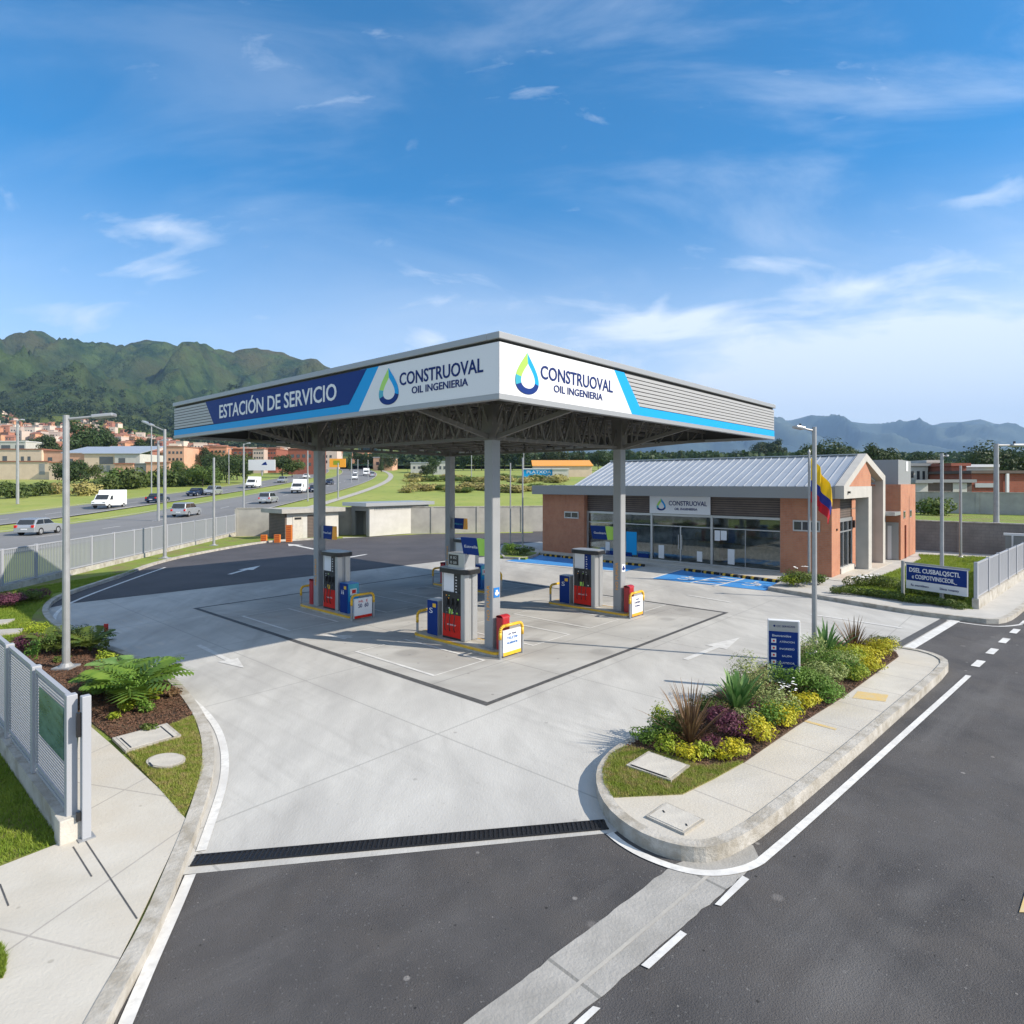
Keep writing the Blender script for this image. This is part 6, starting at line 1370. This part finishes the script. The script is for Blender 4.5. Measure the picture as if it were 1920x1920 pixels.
cars = [('hatch', 'car_silver', 'silver hatchback driving away, nearest vehicle at the far left', -41.5, 55.5, AW), ('suv', 'car_silver', 'silver estate car beside the two lamp poles', -38.8, 77, AW), ('van', 'white_paint', 'white box van coming towards the station', -55.6, 89, TO), ('sedan', 'car_navy', 'dark blue car behind the white box van', -54.0, 99, AW),
        ('hatch', 'car_navy', 'dark hatchback on the far carriageway left of the plain pole', -55.5, 115, TO), ('suv', 'car_silver', 'silver car on the far carriageway right of the dark hatchback', -53.5, 118, TO), ('suv', 'car_silver', 'silver car on the near carriageway left of the rear column', -36.0, 98, AW), ('van', 'white_paint', 'white van far off on the far carriageway', -54.5, 143, TO),
        ('truck', 'white_paint', 'white lorry on the near carriageway beside the rear left column', -38.8, 124, TO), ('sedan', 'car_navy', 'dark car just ahead of the white lorry', -36.5, 127, AW), ('hatch', 'car_navy', 'dark car under the orange billboard', -40.0, 158, TO), ('suv', 'white_paint', 'white car right of the orange billboard on the near carriageway', -37.5, 190, TO),
        ('suv', 'car_silver', 'silver car left of the orange billboard on the far carriageway', -55.0, 170, TO), ('sedan', 'white_paint', 'white car on the far carriageway by the small poles', -54.0, 200, TO), ('truck', 'white_paint', 'white lorry at the highway bend', -36.0, 225, TO), ('suv', 'car_silver', 'silver car at the highway bend', -33.5, 215, AW), ('sedan', 'white_paint', 'distant white car left of the lorry at the bend', -40.5, 240, TO)]
for st, pt, lab, off, Y, rz in cars: car(st, pt, lab, on_road(off, Y), rz + math.atan(.04 + .0014 * max(0, Y - 110)), cat='van' if st in ('van',) else 'lorry' if st == 'truck' else 'car', name={'van': 'delivery_van', 'truck': 'lorry'}.get(st, 'car'))
b = GT(360, 893); car('van', 'mid_blue', 'blue van parked behind the bushes across the highway', b, R_(-60), None, 'van', 'delivery_van')

# ---------------------------------------------------------------- houses
def house(name, px0, px1, ptop, pbase, Y, dep, wallm, roofm, label, wins=(), roof='flat', cat='house', ang=0.0, group=None, doors=()):
    """box house seen from the front; wins as (fraction x0, x1, z0, z1)"""
    x0, x1 = (px0 - CX) / FPX * Y, (px1 - CX) / FPX * Y; z0, z1 = zat(pbase, Y), zat(ptop, Y); Wd, H = x1 - x0, z1 - z0
    e = empty(name, Vector((x0, Y, z0)), ang, label, cat, group)
    MB().box(0, Wd, 0, dep, -5, H).build('wall', wallm, e)
    if roof == 'flat': MB().box(-.25, Wd + .25, -.3, dep + .2, H + .01, H + .3).build('roof', roofm, e)
    elif roof == 'mono': MB().add([(-.4, -.5, H), (Wd + .4, -.5, H), (Wd + .4, dep, H + dep * .22), (-.4, dep, H + dep * .22), (-.4, -.5, H + .2), (Wd + .4, -.5, H + .2), (Wd + .4, dep, H + dep * .22 + .2), (-.4, dep, H + dep * .22 + .2)], FB).build('roof', roofm, e)
    else: MB().add([(-.3, -.4, H), (Wd + .3, -.4, H), (Wd + .3, dep + .3, H), (-.3, dep + .3, H), (-.3, dep / 2, H + dep * .25), (Wd + .3, dep / 2, H + dep * .25)], [(0, 1, 5, 4), (2, 3, 4, 5), (1, 2, 5), (3, 0, 4), (0, 3, 2, 1)]).build('roof', roofm, e)
    for f0, f1, g0_, g1_ in wins: w_ = MB().box(Wd * f0, Wd * f1, -.05, -.001, H * g0_, H * g1_).build('window', 'win_dark', e)
    for f0, f1, g1_ in doors: MB().box(Wd * f0, Wd * f1, -.06, -.001, 0, H * g1_).build('door', 'fascia_grey', e)
    return e
house('house', -60, 78, 843, 886, 205, 14, 'beige', 'rooftile', 'beige two storey house at the far left edge', ((.47, .53, .45, .72), (.72, .76, .5, .7), (.81, .85, .5, .7), (.1, .18, .45, .7)))
house('house', 78, 118, 846, 884, 206, 12, 'peach', 'rooftile', 'narrow peach house between the beige and grey roofed houses', ((.3, .5, .5, .7),))
house('house', 118, 160, 850, 884, 200, 12, 'peach', 'roof_sheet', 'low peach wing with grey roof left of the white house', ((.2, .45, .4, .7),), 'mono')
house('house', 158, 215, 851, 886, 198, 14, 'beige', 'roof_sheet', 'long cream house under a grey metal roof', ((.50, .95, .45, .85),), 'mono', doors=((.45, .85, .38),))
house('house', 215, 262, 851, 886, 197, 14, 'render_white', 'roof_sheet', 'white modern house at the right end of the grey roof', ((.16, .42, .45, .78),), 'mono')
house('garden_wall', -40, 92, 866, 890, 192, .6, 'beige', 'rooftile', 'beige garden wall in front of the far left house', doors=((.86, .94, .85),), cat='wall')
house('garden_wall', 92, 118, 868, 890, 190, .6, 'beige', 'rooftile', 'short beige wall section with gate', cat='wall')
house('garden_wall', 215, 250, 870, 888, 190, .6, 'peach', 'rooftile', 'peach garden wall in front of the white house', cat='wall')
house('garden_wall', 250, 274, 870, 888, 190.5, .6, 'fascia_grey', 'fascia_grey', 'dark metal gate between the peach garden walls', cat='gate')
house('garden_wall', 274, 318, 868, 888, 190, .6, 'peach', 'rooftile', 'peach garden wall right of the dark metal gate', cat='wall')
for i, (a, b_, t, bs, Y, m_, lab) in enumerate(((312, 345, 838, 872, 250, 'peach', 'pale pink apartment block left of the round tree'), (343, 362, 840, 866, 262, 'peach', 'narrow orange brick block behind the round tree'), (362, 385, 840, 866, 262, 'terracotta', 'orange brick block with shaded side'), (392, 425, 838, 866, 265, 'terracotta', 'orange terrace of houses above the dark trees'),
                                              (434, 475, 842, 864, 262, 'redbrick', 'dark brick block behind the white billboard'), (474, 495, 842, 866, 258, 'cream_wall', 'cream tower block behind the white billboard'), (495, 518, 842, 866, 262, 'redbrick', 'dark brick block right of the cream tower'), (540, 588, 842, 884, 240, 'redbrick', 'large brown brick building by the rear left column'))):
    house('apartment_block', a, b_, t, bs, Y, 16, m_, 'rooftile', lab, [(.12 + .22 * k, .24 + .22 * k, z, z + .14) for k in range(4) for z in (.25, .62)], 'flat', 'building')
house('white_building', 0, 48, 828, 850, 270, 12, 'render_white', 'white', 'white building with green windows behind the beige house', ((.05, .4, .2, .7), (.6, .95, .2, .7)))
# terracotta town: four prototypes, many copies
tw = []
for k, (Wd, dep, H, wm) in enumerate(((7, 7, 6, 'terracotta'), (9, 7, 7.5, 'cream_wall'), (6, 8, 5.5, 'cream_wall'), (11, 8, 6.5, 'terracotta'))):
    e = empty('town_house', (0, 0, 0), 0); MB().box(-Wd / 2, Wd / 2, 0, dep, -3, H).build('wall', wm, e)
    if k % 2 == 0: MB().add([(-Wd / 2 - .3, -.3, H), (Wd / 2 + .3, -.3, H), (Wd / 2 + .3, dep + .3, H), (-Wd / 2 - .3, dep + .3, H), (-Wd / 2 - .3, dep / 2, H + 1.8), (Wd / 2 + .3, dep / 2, H + 1.8)], [(0, 1, 5, 4), (2, 3, 4, 5), (1, 2, 5), (3, 0, 4), (0, 3, 2, 1)]).build('roof', 'rooftile', e)
    else: MB().box(-Wd / 2 - .2, Wd / 2 + .2, -.2, dep, H + .01, H + .4).build('roof', 'cream_wall' if k == 1 else 'rooftile', e)
    mb = MB(); [mb.box(-Wd / 2 + .9 + i * 2.2, -Wd / 2 + 2.0 + i * 2.2, -.05, -.001, z, z + 1.3) for i in range(int(Wd / 2.4)) for z in (1.2, 3.8)]; mb.build('window', 'win_dark', e)
    tw.append([e, False])
LAB = 'small terracotta brick house in the dense town on the far slope'; cnt = 0
for rowi, (Y, lo, hi) in enumerate(((335, 300, 640), (375, 60, 620), (410, 120, 640), (450, -10, 640), (500, -10, 640), (550, -20, 640), (600, -20, 620), (660, -30, 640), (720, -30, 600), (790, -30, 480), (870, -30, 330), (960, -30, 220), (1080, -40, 70))):
    px = lo + rt.uniform(0, 8)
    while px < hi and cnt < 292:
        step = 10.5 / Y * FPX
        if rt.random() < .86 and not (Y > 900 and px > 30 and px < 140):
            k = rt.randrange(4); pr = tw[k]; o = pr[0] if not pr[1] else copy_tree(pr[0]); pr[1] = True
            YY = Y + rt.uniform(-14, 14); o.location = Vector(((px - CX) / FPX * YY, YY, max(hill_z(px, YY), terr(YY) - .06))); o.rotation_euler = (0, 0, rt.uniform(-.4, .4)); s = rt.uniform(.85, 1.15); o.scale = (s, s, s); tag(o, LAB, 'house', 'terracotta town houses'); cnt += 1
        px += step * rt.uniform(.8, 1.35)
# forest belt at the foot of the hills, too dense to count
mb = MB(); rr = random.Random(31)
for k in range(1500):
    px = rr.uniform(-30, 640); f = rr.random(); Y = 850 + 700 * f
    if px < 330 and Y < 1050 and rr.random() < .8: continue
    X = (px - CX) / FPX * Y; z = hill_z(px, Y); r = rr.uniform(4, 8); h = rr.uniform(10, 19)
    for q in range(20):
        d = Vector((rr.gauss(0, 1), rr.gauss(0, 1), 0)).normalized() * r * rr.random(); c = Vector((X, Y, z + h * rr.uniform(.3, .95))) + d
        a = Vector((rr.gauss(0, 1), rr.gauss(0, 1), rr.gauss(0, 1))).normalized(); b = a.cross(Vector((rr.gauss(0, 1), rr.gauss(0, 1), rr.gauss(0, 1)))).normalized(); s = r * .33
        mb.add([c - a * s, c - b * s, c + a * s, c + b * s], [(0, 1, 2, 3)])
struct('hillside_forest', mb, 'leaf_dark', 'stuff')
mb = MB(); rr = random.Random(37)
for k in range(1500):
    Y = rr.choice([420, 560, 800, 1100, 1500, 2100, 3000]) * rr.uniform(.95, 1.05); px = rr.uniform(690, 2050); X = (px - CX) / FPX * Y; z = terr(Y); r = rr.uniform(4, 7) * (1 + Y / 2500); h = rr.uniform(4, 9) * (1 + Y / 900) ** .5
    for q in range(26):
        c = Vector((X + rr.gauss(0, r * .6), Y, z + h * rr.uniform(.05, .95) ** 1.3)); a = Vector((rr.gauss(0, 1), rr.gauss(0, 1), rr.gauss(0, 1))).normalized(); b = a.cross(Vector((rr.gauss(0, 1), rr.gauss(0, 1), rr.gauss(0, 1)))).normalized(); s_ = r * .24
        mb.add([c - a * s_, c - b * s_, c + a * s_, c + b * s_], [(0, 1, 2, 3)])
struct('distant_woodland', mb, 'leaf_dark', 'stuff')

# billboards, distant buildings
def board(px0, px1, pt, pb, Y, gz, mt, name, label, polys):
    x0, x1 = (px0 - CX) / FPX * Y, (px1 - CX) / FPX * Y; z0, z1 = zat(pb, Y), zat(pt, Y); g = zat(gz, Y)
    e = empty(name, Vector(((x0 + x1) / 2, Y, g)), 0, label, 'billboard'); w_ = (x1 - x0) / 2
    MB().box(-w_, w_, -.15, .15, z0 - g, z1 - g).build('panel', mt, e); MB().tube((0, .1, 0), (0, .1, z0 - g), .2, .2, 8).build('post', 'galv', e); return e, w_, z0 - g, z1 - g
e, w_, a, b_ = board(466, 516, 862, 882, 165, 892, 'white', 'billboard', 'white billboard with a small dark emblem among the trees', 0)
MB().add([(.2 * w_ - .8, -.16, (a + b_) / 2), (.2 * w_ + .8, -.16, (a + b_) / 2), (.2 * w_ + .4, -.16, (a + b_) / 2 + .9), (.2 * w_ - .2, -.16, (a + b_) / 2 + .6)], [(0, 1, 2, 3)]).build('emblem', 'navy', e)
e, w_, a, b_ = board(618, 648, 860, 876, 130, 940, 'orange', 'billboard', 'orange billboard on a tall post right of the rear left column', 0); MB().box(-w_ * .5, w_ * .3, -.17, -.151, a + .5, b_ - .4).build('pale_patch', 'leaf_lime', e)
house('low_building', 1000, 1110, 874, 886, 215, 10, 'beige', 'orange', 'long low building with an ochre roof across the field', (), 'mono', 'building'); e = house('warehouse', 982, 1036, 880, 890, 205, 8, 'sky_blue', 'white', 'small blue fronted building with white lettering in the field', (), 'flat', 'building')
text('PLATXOA', 'lettering', 8.0, 1.0, 'white', e, (5, -.1, .9), basis((1, 0, 0), (0, -1, 0)), .05); house('warehouse', 1036, 1066, 880, 891, 204, 8, 'render_white', 'white', 'white annexe right of the blue fronted building', (), 'flat', 'building')
for i, (a, b_, t, bs, Y, m_, lab) in enumerate(((770, 800, 868, 884, 260, 'render_white', 'white roadside building beyond the highway bend'), (812, 838, 866, 886, 240, 'render_white', 'pale building with trees left of the back column'), (700, 735, 858, 878, 300, 'peach', 'peach building beyond the highway'), (660, 690, 848, 862, 420, 'terracotta', 'terracotta block seen under the canopy'))):
    house('building', a, b_, t, bs, Y, 14, m_, 'roof_sheet', lab, [(.15 + .3 * k, .3 + .3 * k, .3, .6) for k in range(3)], 'flat', 'building')
# right-hand houses on the terrace
house('house', 1698, 1740, 874, 935, 66, 9, 'render_white', 'fascia_grey', 'white house with square dark windows right of the grey box', ((.05, .35, .65, .85), (.5, .62, .45, .85), (.75, .85, .45, .85)))
house('house', 1738, 1760, 868, 935, 67, 9, 'cream_wall', 'render_grey', 'tall cream house with a shaded recess behind the lawn pole', ((.1, .5, .2, .85),))
house('house', 1755, 1786, 888, 935, 72, 6, 'cream_wall', 'rooftile', 'low cream house partly hidden by poles', ((.2, .8, .4, .7),))
house('house', 1784, 1812, 874, 935, 63, 6, 'redbrick', 'redbrick', 'narrow red brick tower house with pale bands', ((.2, .8, .1, .2), (.3, .7, .6, .7)))
house('house', 1808, 1866, 876, 932, 68, 9, 'render_white', 'white', 'white flat roofed house behind the brick one')
house('house', 1822, 1960, 888, 934, 60, 9, 'redbrick', 'brown_slats', 'long red brick house with a horizontal pale window strip at the right edge')
house('garage', 1718, 1740, 906, 928, 57, 3, 'render_white', 'fascia_grey', 'white garage front above the terrace wall', (), 'flat', 'garage')
e = house('garage', 1740, 1822, 905, 932, 58, 3, 'brown_slats', 'fascia_grey', 'dark brown garage doors in a row above the terrace wall', (), 'flat', 'garage'); MB().box(2.3, 3.6, -.05, -.001, 0, 1.3).build('pale_panel', 'render_white', e)
x_ = (1828 - CX) / FPX * 59.9; e = MB().box(x_, x_ + 2.3, 59.86, 59.95, zat(914, 60), zat(906, 60)).build('window_strip', 'silver'); e.parent = None; tag(e, 'pale horizontal window strip on the long red brick house', 'window')
e.name = 'strip_window'
x_ = (1886 - CX) / FPX * 59.8; tag(MB().box(x_, x_ + .25, 59.7, 59.9, zat(934, 60), zat(888, 60)).build('white_column', 'white'), 'thin white column against the long red brick house', 'column')

# haze over the far land: one closed box of even, thin air
hb = MB().box(-14000, 16000, -80, 13500, -1.5, 1600); o = hb.build('haze', 'white', origin=False); o['kind'] = 'stuff'
m = bpy.data.materials.new('air'); m.use_nodes = True; t = m.node_tree; t.nodes.clear(); oo = t.nodes.new('ShaderNodeOutputMaterial'); pv = t.nodes.new('ShaderNodeVolumePrincipled')
pv.inputs['Color'].default_value = (.42, .66, 1.0, 1); pv.inputs['Density'].default_value = .00007; pv.inputs['Anisotropy'].default_value = .1; t.links.new(pv.outputs[0], oo.inputs['Volume']); o.data.materials.clear(); o.data.materials.append(m)
